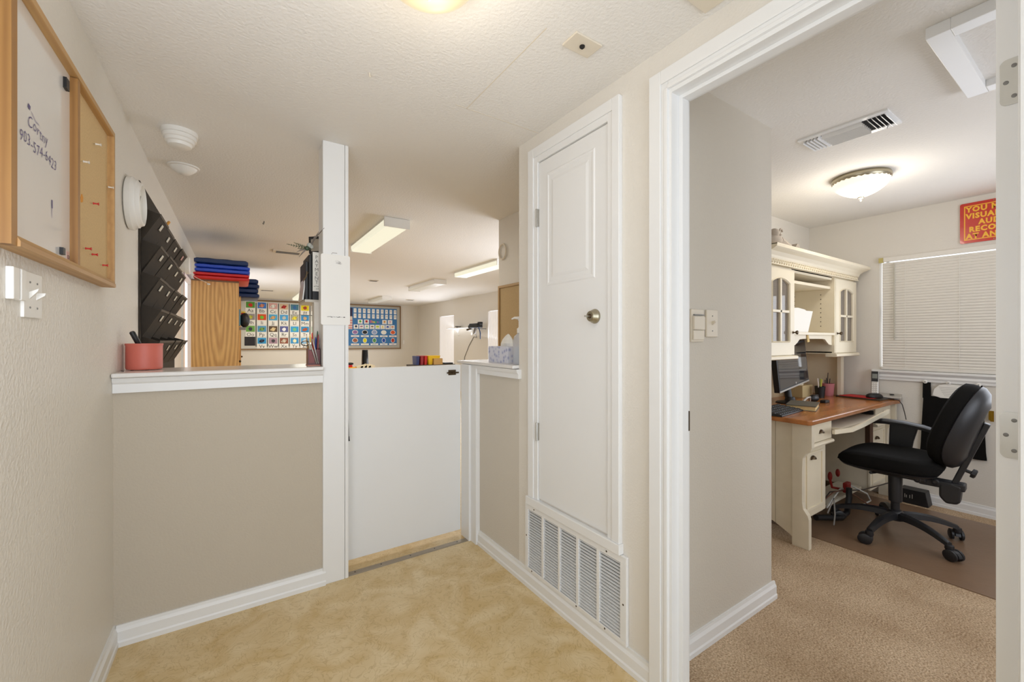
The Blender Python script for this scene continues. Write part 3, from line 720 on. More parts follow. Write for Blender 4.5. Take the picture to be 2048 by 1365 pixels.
# ================================================================== CEILING THINGS
pv = thing('coax_plate', 'blank white ceiling plate with a dark round socket', 'ceiling plate', (1.065, 1.14, 2.43))
obj('plate', B().box(1.003, 1.130, 1.100, 1.180, 2.432, 2.44), OFFW, pv, bevel=.002)
obj('socket', B().lathe([(.010, 0), (.010, .004), (.004, .010)], n=14, M=T(1.066, 1.14, 2.432) @ Rx(PI)), DARK, pv)
b = B(); b.box(1.145, 1.30, .62, .80, 2.431, 2.44)
tag(obj('ceiling_plate', b, OFFW, bevel=.001), 'edge of a white plate on the hall ceiling near the office doorway', 'ceiling plate')
# drywall seams on the hall ceiling
b = B(); b.box(.905, .909, 1.15, 1.76, 2.4392, 2.44); b.box(.85, 1.335, 1.757, 1.760, 2.4392, 2.44)
tag(obj('ceiling_seam', b, OFFW), 'thin crooked drywall seam on the hall ceiling', 'seam')
# hall lamp: alabaster bowl, mostly above the frame
def bowl_lamp(name, label, x, y, r, dep, glass, ribs=False, fin=True):
    L_ = thing(name, label, 'ceiling lamp', (x, y, H))
    n = 60
    obj('canopy', B().lathe([(r * 1.03, 0), (r * 1.06, -.012), (r * 1.05, -.03), (r * .97, -.045), (r * .90, -.05), (r * .88, -.03), (r * .5, 0)], c=(x, y, H), n=40), METAL, L_, smooth=True)
    R = []
    for k in range(12):
        t = k / 11; rr = r * .93 * math.cos(t * PI / 2 * .97) ** .62; z = -.035 - dep * (1 - (1 - t) ** 1.5) ** 1.0 if not ribs else -.035 - dep * (t ** 1.15)
        if ribs: rr = r * .93 * (1 - t ** 2.2) ** .8 + .012
        R.append([(x + rr * (1 + (.012 * math.cos(i * PI) if ribs else 0)) * math.cos(2 * PI * i / n), y + rr * (1 + (.012 * math.cos(i * PI) if ribs else 0)) * math.sin(2 * PI * i / n), H + z) for i in range(n)])
    obj('glass_bowl', B().rings(R), glass, L_, smooth=True)
    if fin: obj('finial', B().lathe([(.018, 0), (.016, -.006), (.008, -.010), (.005, -.016), (.008, -.020), (.003, -.027)], c=(x, y, H - .035 - dep), n=14), METAL, L_, smooth=True)
    return L_
bowl_lamp('hall_lamp', 'cream alabaster glass bowl lamp on the hall ceiling at the top edge', .452, 1.105, .155, .078, mat('alabaster_glow', (150, 136, 108), .3, var=.08, vscale=9, emit=(250, 234, 198), estr=.52))
hl = bpy.data.lights.new('hall_lamp_bulb', 'POINT'); hl.energy = 4; hl.color = (1, .88, .7); hl.shadow_soft_size = .12
o = bpy.data.objects.new('hall_lamp_bulb', hl); COL.objects.link(o); o.location = (.475, 1.115, H - .17)
bowl_lamp('office_lamp', 'ribbed glass bowl lamp with nickel ring on the office ceiling', 3.49, 1.035, .150, .105, mat('lamp_glow', (205, 200, 188), .3, var=0, emit=(255, 246, 226), estr=.78), ribs=True)
ol = bpy.data.lights.new('office_lamp_bulb', 'POINT'); ol.energy = 6.5; ol.color = (1, .93, .82); ol.shadow_soft_size = .1
o = bpy.data.objects.new('office_lamp_bulb', ol); COL.objects.link(o); o.location = (3.49, 1.035, H - .21)
# detectors
sd = thing('smoke_detector', 'white tall round detector on the ceiling, the nearer of two', 'smoke detector', (-.25, 2.77, H))
obj('base', B().lathe([(.078, 0), (.078, -.022), (.070, -.024)], c=(-.25, 2.79, H), n=32), WHITE, sd, smooth=True)
obj('cover', B().lathe([(.072, -.024), (.072, -.042), (.064, -.045), (.063, -.060), (.054, -.064), (.050, -.078), (.03, -.084)], c=(-.25, 2.79, H), n=32), WHITE, sd, smooth=True)
sd = thing('motion_detector', 'white shallow dome detector on the ceiling, the farther of two', 'smoke detector', (-.28, 3.33, H))
obj('base', B().lathe([(.082, 0), (.082, -.008), (.075, -.010)], c=(-.28, 3.34, H), n=32), WHITE, sd, smooth=True)
obj('cover', B().lathe([(.070, -.010), (.062, -.022), (.035, -.045), (.012, -.052)], c=(-.28, 3.34, H), n=32), WHITE, sd, smooth=True)
hk = obj('ceiling_hook', B().tube([(.211, 4.47, H), (.209, 4.46, H - .02), (.205, 4.44, H - .035), (.20, 4.43, H - .03)], .005, 6), GREYP)
tag(hk, 'small dark hook hanging from the classroom ceiling', 'hook')
hk = obj('ceiling_hook', B().tube([(.455, 1.745, H), (.455, 1.745, H - .012), (.458, 1.745, H - .016)], .003, 6), OFFW)
tag(hk, 'tiny pale nub on the hall ceiling', 'hook')

# fluorescent wraparound fixtures
def fixture(x0, x1, y0, y1, lit, label, power):
    L_ = thing('fluorescent_fixture', label, 'ceiling light', ((x0 + x1) / 2, (y0 + y1) / 2, H), 'wraparound fluorescent fixtures in the classroom')
    zb = H - .082
    g = mat('tube_glow_on', (120, 120, 112), .4, var=0, emit=(246, 242, 216), estr=.85) if lit else mat('tube_diffuser_faint_glow', (216, 214, 204), .35, var=.02, emit=(240, 240, 230), estr=.12)  # unlit diffusers also get slight emission that lifts their tone
    b = B(); b.box(x0 + .01, x1 - .01, y0 + .02, y1 - .02, H - .03, H)
    obj('housing', b, WHITE, L_)
    obj('diffuser', B().prism([(x0, H - .028), (x0 + .008, zb + .012), (x0 + .02, zb), (x1 - .02, zb), (x1 - .008, zb + .012), (x1, H - .028)], 'Y', y0 + .012, y1 - .012), g, L_)
    for yy in (y0, y1 - .012): obj('end_cap', B().box(x0 - .002, x1 + .002, yy, yy + .012, zb - .004, H - .002), WHITE, L_)
    if power:
        area('fluorescent_glow', ((x0 + x1) / 2, (y0 + y1) / 2, zb - .02), ((x0 + x1) / 2, (y0 + y1) / 2, 0), x1 - x0, y1 - y0, power, (1, .97, .88))
fixture(1.09, 1.32, 3.69, 5.00, True, 'lit wraparound ceiling light just right of the post, nearest of all', 14)
fixture(2.96, 3.20, 7.0, 8.35, False, 'unlit wraparound ceiling light in the middle distance above the blue board', 0)
fixture(3.02, 3.26, 10.4, 11.7, False, 'unlit wraparound ceiling light in front of the blue board wall, farthest right', 0)
fixture(1.19, 1.60, 10.6, 12.0, True, 'lit wraparound ceiling light above the alphabet board', 22)
fixture(2.92, 3.15, 4.77, 6.1, True, 'lit wraparound ceiling light mostly hidden behind the ring wall', 14)
# classroom ceiling vents
def cvent(x, y, w, l, label):
    v = thing('ceiling_vent', label, 'air vent', (x, y, H), 'ceiling vents in the classroom')
    obj('frame', B().box(x - w / 2, x + w / 2, y - l / 2, y + l / 2, H - .012, H), OFFW, v)
    for i in range(4): obj('slat', B().box(x - w * .4, x + w * .4, y - l * .35 + i * l * .2, y - l * .30 + i * l * .2, H - .018, H - .010), GREYP, v)
cvent(.53, 5.86, .32, .16, 'flat ceiling vent left of the post, nearest classroom vent')
cvent(.56, 10.6, .28, .16, 'flat ceiling vent above the alphabet board')
cvent(2.1, 7.8, .16, .12, 'small ceiling vent between the lit and unlit lights')
cvent(3.95, 11.0, .2, .16, 'small ceiling vent near the far right corner')

# ================================================================== CLASSROOM
# wood cabinets with nap mats
def cabinet(x0, x1, y0, y1, h, label):
    c = thing('wood_cabinet', label, 'cabinet', ((x0 + x1) / 2, (y0 + y1) / 2, 0), 'tall wood grain cabinets')
    b = B(); b.box(x0, x1, y0, y0 + .018, .0, h - .004); obj('side_panel', b, OAKC, c)
    obj('back_panel', B().box(x0, x0 + .01, y0 + .018, y1 - .018, 0, h - .01), OAKC, c)
    obj('side_panel', B().box(x0, x1, y1 - .018, y1, 0, h - .004), OAKC, c)
    obj('top', B().box(x0, x1, y0, y1, h - .004, h + .012), BFRAME, c)
    for a, e in ((y0 + .02, (y0 + y1) / 2 - .002), ((y0 + y1) / 2 + .002, y1 - .02)):
        d = obj('door', B().box(x1 - .018, x1, a, e, .06, h - .02), OAKC, c)
        obj('knob', B().ell((x1 + .012, (y0 + y1) / 2 + (-.04 if a < (y0 + y1) / 2 - .1 else .04), 1.1), .012, .012, .012), BRONZE, d)
cabinet(-.378, .02, 5.2, 6.1, 1.94, 'tall oak grain cabinet carrying the red and blue mats')
cabinet(-.40, .05, 6.75, 7.65, 1.925, 'tall cabinet farther back, mostly hidden, carrying dark blue mats')
def nap_mat(x0, x1, y0, y1, z0, z1, m, folds, label):
    t = thing('nap_mat', label, 'nap mat', ((x0 + x1) / 2, (y0 + y1) / 2, z0), 'folded nap mats on the cabinets')
    h = (z1 - z0) / folds
    for k in range(folds):
        za = z0 + k * h; R = []
        nx = 22
        for i, (yy, s_) in enumerate(((y0, .55), (y0 + .012, .9), (y0 + .03, 1), (y1 - .03, 1), (y1 - .012, .9), (y1, .55))):
            r_ = []
            mid = za + h / 2
            for j in range(nx): 
                t_x = j / (nx - 1); r_.append((x0 + (x1 - x0) * t_x, yy, mid - h / 2 * s_ * (.55 if j in (0, nx - 1) else 1) * (1 - .05 * math.sin(j * 1.3 + k))))
            for j in range(nx - 1, -1, -1):
                t_x = j / (nx - 1); r_.append((x0 + (x1 - x0) * t_x, yy, mid + h / 2 * s_ * (.55 if j in (0, nx - 1) else 1) * (1 - .06 * (1 + math.sin(j * .9 + k * 2)))))
            R.append(r_)
        obj('fold', B().rings(R), m, t, smooth=True)
nap_mat(-.355, .11, 5.12, 5.72, 1.953, 2.022, RED, 2, 'red folded nap mat at the bottom of the near stack')
nap_mat(-.345, .115, 5.12, 5.72, 2.022, 2.105, BLUE, 2, 'royal blue folded nap mat in the middle of the near stack')
nap_mat(-.35, .10, 5.12, 5.72, 2.105, 2.165, NAVY, 1, 'dark blue nap mat on top of the near stack')
for i in range(4):
    nap_mat(-.34, .27 - .012 * (i % 2), 6.95, 7.6, 1.938 + .068 * i, 2.006 + .068 * i, NAVY, 1, 'dark blue mat in the farther stack, %s' % ('lowest', 'second from below', 'third from below', 'topmost')[i])
ty = thing('hanging_toy', 'black and blue hanging toy bag with a yellow tuft on the cabinet edge', 'toy', (.07, 5.55, 1.44))
obj('panel', B().box(.022, .035, 5.45, 5.60, 1.50, 1.68), mat('toy_blue', (96, 140, 160), .6, var=.1), ty)
obj('body', B().ell((.075, 5.55, 1.565), .05, .06, .085), BLACK, ty, smooth=True)
obj('foot', B().box(.025, .085, 5.5, 5.6, 1.455, 1.485), GREYP, ty)
b = B()
for a in range(7): b.tube([(.06, 5.55, 1.64), (.06 + .035 * math.cos(a * .5 - .4), 5.55, 1.64 + .035 * math.sin(a * .5 - .4))], [.007, .002], 5)
obj('tuft', b, mat('toy_yellow', (225, 190, 40), .6, var=0), ty); obj('tuft_base', B().ell((.055, 5.54, 1.635), .014, .012, .012), RED, ty)

# ---------- alphabet board on the far wall
YB = 12.905
ab = thing('alphabet_board', 'brown framed grey board holding picture alphabet cards on the far wall', 'bulletin board', (1.2, 12.92, 1.09))
x0, x1, z0, z1 = .051, 2.36, 1.075, 2.40
b = frameY(B(), x0, x1, z0, z1, 12.885, 12.93, .035)
obj('frame', b, BFRAME, ab); obj('surface', B().box(x0 + .03, x1 - .03, YB, 12.93, z0 + .03, z1 - .02), mat('board_pale', (205, 204, 196), .8, var=.02), ab)
strips = B()
CW = .2585
letters = 'ABCDEFGHIJKLMNOPQRSTU VWXYZ'
pics = {'A': ((86, 150, 60), (200, 40, 30), 'red apple on green'), 'B': ((60, 120, 200), (210, 140, 110), 'figure on blue'), 'C': ((215, 165, 160), (235, 235, 228), 'white shape on pink'),
        'D': ((214, 190, 160), (180, 40, 40), 'red and cream pattern'), 'E': ((80, 130, 150), (60, 110, 170), 'blue and green scene'), 'F': ((235, 215, 30), (170, 70, 50), 'figure on yellow'),
        'G': ((190, 180, 170), (90, 70, 70), 'dark pattern on grey'), 'H': ((150, 140, 140), (190, 190, 80), 'grey picture with yellow'), 'I': ((215, 80, 30), (110, 190, 50), 'green shape on orange'),
        'J': ((70, 165, 210), (220, 170, 110), 'sea blue picture with tan shape'), 'K': ((75, 160, 215), (190, 190, 180), 'plain sea blue picture'), 'L': ((165, 165, 150), (240, 220, 60), 'yellow round shape on grey'),
        'M': ((60, 140, 195), (205, 165, 120), 'tan shape on blue'), 'N': ((200, 205, 195), (50, 50, 50), 'dark dot on pale grey'), 'O': ((110, 165, 80), (60, 60, 75), 'dark round shape on green'),
        'P': ((80, 150, 190), (120, 160, 80), 'blue and green scene with white'), 'Q': ((90, 70, 50), (225, 200, 150), 'cream figure on brown'), 'R': ((90, 95, 150), (235, 235, 240), 'white star on violet'),
        'S': ((55, 160, 215), (120, 190, 130), 'green curve on blue'), 'T': ((50, 140, 195), (190, 90, 40), 'orange shape on blue'), 'U': ((170, 190, 170), (90, 130, 100), 'green grey picture'),
        'V': ((50, 150, 205), (50, 60, 80), 'dark shape on bright blue'), 'W': ((170, 140, 155), (70, 65, 70), 'dark umbrella shape on mauve dots'), 'X': ((140, 80, 60), (215, 200, 180), 'brown pattern with pale corner'),
        'Y': ((65, 150, 205), (240, 235, 190), 'pale yellow figure on blue'), 'Z': ((90, 165, 215), (230, 232, 230), 'white figure on blue')}
def blob(b, cx, cz, rx, rz, y, n=10, seed=0):
    rnd = random.Random(seed)
    b.prism([(cx + rx * (.75 + .25 * rnd.random()) * math.cos(2 * PI * i / n), cz + rz * (.75 + .25 * rnd.random()) * math.sin(2 * PI * i / n)) for i in range(n)], 'Y', y, y + .002)
tz = [2.358, 2.040, 1.727, 1.412]
for idx, L in enumerate(letters):
    r, c = divmod(idx, 7)
    cx0 = .190 + CW * c; zt = tz[r] - .006 * (c if r == 0 else 0)
    if L == ' ':
        continue
    bgc, fgc, desc = pics[L]
    cd_ = thing('alphabet_card', 'white alphabet card lettered %s%s with %s' % (L, L.lower(), desc), 'alphabet card', (cx0 + .113, YB, zt - .3), 'alphabet cards on the far board')
    obj('card', B().box(cx0, cx0 + .224, YB - .006, YB, zt - .302, zt), PAPER, cd_)
    obj('picture', B().box(cx0 + .012, cx0 + .212, YB - .008, YB - .006, zt - .172, zt - .014), mat('pic_%s' % L, bgc, .7, var=.18, vscale=16), cd_)
    bb = B(); blob(bb, cx0 + .112, zt - .098, .052, .055, YB - .0101, seed=idx); 
    if L in 'BCDGHJLPQTVXZ': blob(bb, cx0 + .065, zt - .115, .022, .03, YB - .0101, seed=idx + 50); blob(bb, cx0 + .155, zt - .08, .02, .024, YB - .0101, seed=idx + 90)
    obj('drawing', bb, mat('fig_%s' % L, fgc, .7, var=.2, vscale=40), cd_)
    text('lettering', L + L.lower(), .125, INK, cd_, (cx0 + .112, YB - .0065, zt - .284), (1, 0, 0), (0, 0, 1), align='CENTER')
for c in range(1, 7):
    x = .190 + CW * c - .022
    strips.box(x - .008, x + .010, YB - .004, YB, 1.16, 2.32)
obj('dark_strip', strips, INK, ab)
# the blank black pocket, bottom row first column
o = obj('blank_card', B().box(.172, .41, YB - .007, YB, 1.19, 1.425), INK)
tag(o, 'blank black card at the lower left of the alphabet board', 'card')

# ---------- blue board with numbers, shapes and colours
nb = thing('number_board', 'brown framed board with a blue paper centre on the far right wall end', 'bulletin board', (3.5, 12.92, 1.05))
x0, x1, z0, z1 = 2.40, 4.325, 1.058, 2.405
b = frameY(B(), x0, x1, z0, z1, 12.885, 12.93, .032)
obj('frame', b, BFRAME, nb); obj('surface', B().box(x0 + .03, x1 - .025, YB, 12.93, z0 + .03, z1 - .02), GREYB, nb)
obj('blue_paper', B().box(2.46, 4.20, YB - .002, YB, 1.17, 2.31), mat('blue_paper', (62, 118, 172), .8, var=.04), nb)
for i in range(20):
    r, c = divmod(i, 10)
    cx = 2.938 + c * .1338; zt = 2.284 - r * .158 - c * .0012
    cd_ = thing('number_card', 'white number card reading %d, %s from the left in the %s row' % (i + 1, ('first', 'second', 'third', 'fourth', 'fifth', 'sixth', 'seventh', 'eighth', 'ninth', 'tenth')[c], 'top' if r == 0 else 'second'), 'number card', (cx, YB, zt - .135), 'number cards on the blue board')
    obj('card', B().box(cx - .04, cx + .04, YB - .005, YB - .002, zt - .13, zt), PAPER, cd_)
    text('digits', str(i + 1), .062, GREYP, cd_, (cx, YB - .0055, zt - .075), (1, 0, 0), (0, 0, 1), align='CENTER')
shapes = [(3.086, 1.953, (80, 170, 60), 'round', 'green circle'), (3.27, 1.955, (175, 35, 40), 'sq', 'red square'), (3.812, 1.953, (205, 140, 60), 'round', 'orange circle'), (3.985, 1.955, (200, 130, 170), 'heart', 'pink heart'),
          (2.965, 1.80, (25, 35, 70), 'round', 'navy circle'), (3.122, 1.80, (170, 110, 140), 'par', 'mauve slanted bar'), (3.28, 1.80, (70, 165, 110), 'star', 'green star'), (3.44, 1.80, (135, 110, 90), 'oval', 'brown oval'),
          (3.60, 1.80, (190, 205, 50), 'rect', 'lime rectangle'), (3.755, 1.80, (225, 200, 60), 'tri', 'yellow triangle'), (3.91, 1.80, (40, 80, 170), 'trap', 'blue trapezium'), (4.06, 1.80, (215, 130, 90), 'oval', 'salmon oval')]
def shp(kind, cx, cz, s):
    n = 14
    if kind == 'round': return [(cx + s * math.cos(2 * PI * i / n), cz + s * math.sin(2 * PI * i / n)) for i in range(n)]
    if kind == 'oval': return [(cx + s * 1.3 * math.cos(2 * PI * i / n), cz + s * .7 * math.sin(2 * PI * i / n)) for i in range(n)]
    if kind == 'sq': return [(cx - s, cz - s), (cx + s, cz - s), (cx + s, cz + s), (cx - s, cz + s)]
    if kind == 'rect': return [(cx - s * 1.3, cz - s * .8), (cx + s * 1.3, cz - s * .8), (cx + s * 1.3, cz + s * .8), (cx - s * 1.3, cz + s * .8)]
    if kind == 'par': return [(cx - s * 1.4, cz - s * .6), (cx + s * .8, cz - s * .6), (cx + s * 1.4, cz + s * .6), (cx - s * .8, cz + s * .6)]
    if kind == 'trap': return [(cx - s * 1.3, cz - s * .8), (cx + s * 1.3, cz - s * .8), (cx + s * .8, cz + s * .8), (cx - s * .8, cz + s * .8)]
    if kind == 'tri': return [(cx - s, cz - s * .8), (cx + s, cz - s * .8), (cx, cz + s)]
    if kind == 'heart': return [(cx, cz - s), (cx + s, cz + s * .2), (cx + s * .6, cz + s * .8), (cx, cz + s * .4), (cx - s * .6, cz + s * .8), (cx - s, cz + s * .2)]
    if kind == 'star': return [(cx + s * (1.1 if i % 2 == 0 else .5) * math.sin(PI * i / 5), cz + s * (1.1 if i % 2 == 0 else .5) * math.cos(PI * i / 5)) for i in range(10)]
for (cx, zt, colr, kd, desc) in shapes:
    cd_ = thing('shape_card', 'small white card with a %s on the blue board' % desc, 'shape card', (cx, YB, zt - .13), 'shape cards on the blue board')
    obj('card', B().box(cx - .068, cx + .068, YB - .005, YB - .002, zt - .130, zt), PAPER, cd_)
    obj('shape', B().prism(shp(kd, cx, zt - .055, .033), 'Y', YB - .0065, YB - .005), mat('shape_%d_%d_%d' % colr, colr, .7, var=0), cd_)
    obj('caption', B().box(cx - .04, cx + .04, YB - .0056, YB - .005, zt - .118, zt - .110), GREYP, cd_)
lets = [(200, 90, 150), (225, 150, 60), (235, 205, 60), (90, 170, 80), (150, 110, 170), (80, 140, 190)]
for i, ch in enumerate('Shapes'):
    o = thing('cutout_letter', 'coloured cut-out letter %s of the title on the blue board, place %s' % (ch, ('one', 'two', 'three', 'four', 'five', 'six')[i]), 'cutout letter', (3.39 + i * .055, YB, 1.86), 'cut-out title letters on the blue board')
    text('letter', ch, .105, mat('letter_col_%d' % i, lets[i], .7, var=0), o, (3.385 + i * .055, YB - .004, 1.862), (1, 0, 0), (0, 0, 1), align='CENTER', bold=.004)
cuts = [((150, 110, 160), 'purple'), ((28, 30, 34), 'black'), ((150, 165, 200), 'grey blue'), ((232, 230, 218), 'white'), ((215, 90, 40), 'orange'),
        ((165, 105, 75), 'brown'), ((225, 215, 30), 'yellow'), ((90, 150, 80), 'green'), ((40, 80, 170), 'blue'), ((180, 50, 40), 'red')]
for i, (colr, nm) in enumerate(cuts):
    r, c = divmod(i, 5); cx = 2.94 + c * .283; zc = 1.572 - r * .247
    cd_ = thing('colour_cutout', '%s cut-out picture with a word strip on the lower blue board' % nm, 'cutout', (cx, YB, zc - .15), 'colour cut-outs on the blue board')
    rx, rz = (.085, .066) if r == 0 or i == 5 else (.060, .078)
    def egg(s_): return [(cx + rx * s_ * math.cos(2 * PI * k / 16), zc + rz * s_ * math.sin(2 * PI * k / 16) * (1.18 if i in (2, 4, 5) and 3 <= k <= 5 else 1)) for k in range(16)]
    obj('border', B().prism(egg(1.0), 'Y', YB - .004, YB - .002), PAPER, cd_)
    obj('cutout', B().prism(egg(.80), 'Y', YB - .0055, YB - .004), mat('cut_%s' % nm, colr, .7, var=.15, vscale=20), cd_)
    obj('word_strip', B().box(cx - .118, cx + .118, YB - .004, YB - .002, zc - .142, zc - .092), PAPER, cd_)
    text('word', {'grey blue': 'gray'}.get(nm, nm), .05, mat('cut_%s' % nm, colr) if nm not in ('white',) else GREYP, cd_, (cx, YB - .0046, zc - .132), (1, 0, 0), (0, 0, 1), align='CENTER')
fl = thing('striped_poster', 'narrow poster with a navy block and pink stripes at the left of the blue board', 'poster', (2.8, YB, 1.65))
obj('sheet', B().box(2.62, 2.862, YB - .005, YB - .002, 1.66, 2.29), mat('poster_cream', (222, 205, 190), .7, var=0), fl)
obj('navy_block', B().box(2.62, 2.862, YB - .0065, YB - .005, 2.04, 2.29), mat('poster_navy', (48, 46, 78), .7, var=.1), fl)
for i in range(4): obj('stripe', B().box(2.62, 2.862, YB - .0065, YB - .005, 1.68 + i * .075, 1.71 + i * .075), mat('poster_pink', (205, 120, 125), .7, var=0), fl)
ot = obj('wall_outlet', B().box(4.40, 4.45, 12.92, 12.93, 1.21, 1.33), WHITE); tag(ot, 'small white wall switch right of the blue board', 'switch')

# ---------- right wall windows with sheer curtains
for n_, (a, c) in zip((2, 3), RW):
    wd = struct('window_%d' % n_, B().box(4.95, 4.96, a, c, .5, 2.03), mat('window_bright', (235, 238, 245), .9, var=0, emit=(235, 238, 245), estr=.5))
    b = B(); b.box(4.955, 4.97, a, c, 1.24, 1.28); b.box(4.955, 4.97, (a + c) / 2 - .01, (a + c) / 2 + .01, .5, 2.03)
    struct('sash_bar', b, TRIM, wd)
    # pleated sheer
    n = 60; R0 = []; bm_ = B()
    P0 = [(4.915 + .01 * math.sin(i * 1.25), a + .01 + (c - a - .02) * i / n) for i in range(n + 1)]
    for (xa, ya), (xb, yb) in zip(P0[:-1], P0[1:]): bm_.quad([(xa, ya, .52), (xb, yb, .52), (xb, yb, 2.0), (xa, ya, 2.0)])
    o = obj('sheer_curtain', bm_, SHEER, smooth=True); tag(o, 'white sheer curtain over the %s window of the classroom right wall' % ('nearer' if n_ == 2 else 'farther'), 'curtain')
    o = obj('curtain_rod', B().tube([(4.90, a - .03, 2.02), (4.90, c + .03, 2.02)], .008, 8), OFFW); tag(o, 'thin white rod above the %s classroom curtain' % ('nearer' if n_ == 2 else 'farther'), 'curtain rod')
ws = thing('wall_shelf', 'small white bracket shelf between the classroom windows', 'shelf', (4.82, 9.75, 1.55))
obj('board', B().box(4.72, 4.9, 9.05, 10.35, 1.640, 1.655), WHITE, ws)
for yy in (9.2, 9.95): obj('bracket', B().prism([(4.9, 1.64), (4.76, 1.64), (4.78, 1.62), (4.86, 1.56), (4.88, 1.46), (4.9, 1.44)], 'Y', yy, yy + .03), WHITE, ws)
to = thing('toy_plane', 'small dark model toy on the white wall shelf', 'toy', (4.8, 9.8, 1.655))
obj('body', B().tube([(4.8, 9.68, 1.675), (4.8, 9.95, 1.69)], [.02, .012], 8), GREYP, to); obj('wing', B().box(4.73, 4.87, 9.76, 9.82, 1.69, 1.70), BRONZE, to); obj('wheel', B().ell((4.8, 9.85, 1.665), .02, .02, .012), BLACK, to)
cm = thing('camcorder', 'black camcorder with grey grip on a bracket near the nearer window', 'camera', (4.7, 8.62, 1.5))
obj('body', B().box(4.62, 4.78, 8.45, 8.85, 1.62, 1.73), BLACK, cm, bevel=.02)
obj('lens', B().tube([(4.70, 8.84, 1.665), (4.68, 8.93, 1.655)], [.05, .045], 14), BLACK, cm, smooth=True)
obj('viewfinder', B().box(4.66, 4.74, 8.38, 8.50, 1.70, 1.76), BLACK, cm, bevel=.01)
obj('grip', B().tube([(4.7, 8.66, 1.61), (4.69, 8.68, 1.53), (4.69, 8.72, 1.49)], [.035, .035, .025], 10), mat('grip_grey', (110, 104, 96), .4, var=.1), cm, smooth=True)
obj('microphone', B().tube([(4.68, 8.86, 1.605), (4.66, 9.0, 1.585)], [.02, .03], 10), BRONZE, cm, smooth=True)
obj('bracket', B().tube([(4.9, 8.5, 1.60), (4.72, 8.6, 1.60)], .012, 8), GREYP, cm)
o = obj('cable', B().tube([(4.72, 8.9, 1.60), (4.88, 8.98, 1.5), (4.89, 8.95, 1.40), (4.89, 9.1, 1.42), (4.89, 9.35, 1.20), (4.89, 9.6, .9), (4.89, 9.65, .6)], .008, 6), GREYP, smooth=True)
tag(o, 'thin dark cable running down the wall below the camcorder', 'cable')
o = obj('blue_strap', B().tube([(4.66, 8.44, 1.64), (4.67, 8.40, 1.55), (4.67, 8.38, 1.50), (4.66, 8.36, 1.36)], [.012, .012, .014, .009], 6), mat('strap_blue', (60, 82, 118), .7, var=0), smooth=True)
tag(o, 'blue strap dangling from the camcorder', 'strap')

# ---------- ring and cork board on the alcove wall
def torus(c, ry, rz, t, n=32, m=8):
    return [[(c[0] + t * math.cos(b_), c[1] + (ry + t * math.sin(b_)) * math.cos(a_), c[2] + (rz + t * math.sin(b_)) * math.sin(a_)) for b_ in [2 * PI * k / m for k in range(m)]] for a_ in [2 * PI * k / n for k in range(n)]]
rg = obj('wall_ring', B().rings(torus((1.988, 3.16, 2.136), .058, .068, .007), closed=True, cap=False), OFFW, smooth=True)
tag(rg, 'thin off-white ring mounted high on the alcove wall above the cork board', 'wall ring')
cb = thing('cork_board', 'tan cork board with thin wood frame on the alcove wall', 'bulletin board', (1.98, 2.7, 1.2))
y0_, y1_, z0_, z1_ = 2.28, 3.215, 1.21, 1.83
b = frameX(B(), y0_, y1_, z0_, z1_, 1.975, 2.0, .02)
obj('frame', b, mat('pine_frame', (176, 142, 92), .5, var=.05), cb); obj('surface', B().box(1.985, 2.0, y0_ + .02, y1_ - .02, z0_ + .02, z1_ - .02), CORKD, cb)

# ---------- low bookcase with things seen just above the gate
bc = thing('low_bookcase', 'low pale bookcase behind the half gate, only its top things show', 'bookcase', (1.3, 5.0, 0))
b = B(); b.box(.75, 1.9, 4.85, 5.2, .94, .96); b.box(.75, .77, 4.85, 5.2, 0, .94); b.box(1.88, 1.9, 4.85, 5.2, 0, .94); b.box(.77, 1.88, 4.85, 5.2, .45, .47); b.box(.77, 1.88, 5.19, 5.2, 0, .94)
obj('carcass', b, OAKC, bc)
o = obj('black_tumbler', B().lathe([(.044, 0), (.044, .01), (.043, .02), (.033, .262), (.030, .268), (.02, .268)], c=(1.245, 4.98, .96), n=24), mat('gloss_black', (18, 18, 20), .12, var=0), smooth=True)
tag(o, 'tall glossy black tapered tumbler seen above the half gate', 'tumbler')
b = B(); rnd = random.Random(3)
for i in range(7):
    cx, cy = 1.16 + .022 * i, 4.92 + .01 * (i % 2); b.prism([(cx - .035, .96 + .02 * rnd.random()), (cx + .03, .96), (cx + .04, 1.035 + .02 * rnd.random()), (cx + .01, 1.06 + .02 * rnd.random() - abs(i - 3) * .006), (cx - .03, 1.04)], 'Y', cy - .04, cy + .04, M=None)
o = obj('crumpled_paper', b, mat('paper_cream', (222, 208, 176), .8, var=.06)); tag(o, 'crumpled cream papers in front of the black tumbler', 'paper')
o = obj('yellow_tray', B().box(.98, 1.13, 4.88, 5.02, .96, 1.035), mat('yellow_plastic', (222, 160, 30), .4, var=.05), bevel=.01); tag(o, 'orange yellow toy tray beside the post above the gate', 'toy tray')
o = obj('red_block', B().box(.98, 1.09, 4.9, 5.0, 1.036, 1.062), RED, bevel=.006); tag(o, 'flat red toy lying on the yellow tray', 'toy')
o = obj('black_block', B().box(.98, 1.10, 4.9, 5.0, 1.063, 1.085), BLACK, bevel=.006); tag(o, 'flat black toy lying on the red one', 'toy')
bc = thing('toy_shelf', 'dark low toy shelf by the far right windows, above the gate', 'shelf', (2.95, 7.1, 0))
b = B(); b.box(2.55, 3.35, 6.95, 7.3, .88, .90); b.box(2.55, 2.57, 6.95, 7.3, 0, .88); b.box(3.33, 3.35, 6.95, 7.3, 0, .88)
obj('carcass', b, mat('dark_shelf', (70, 62, 50), .6, var=.1), bc)
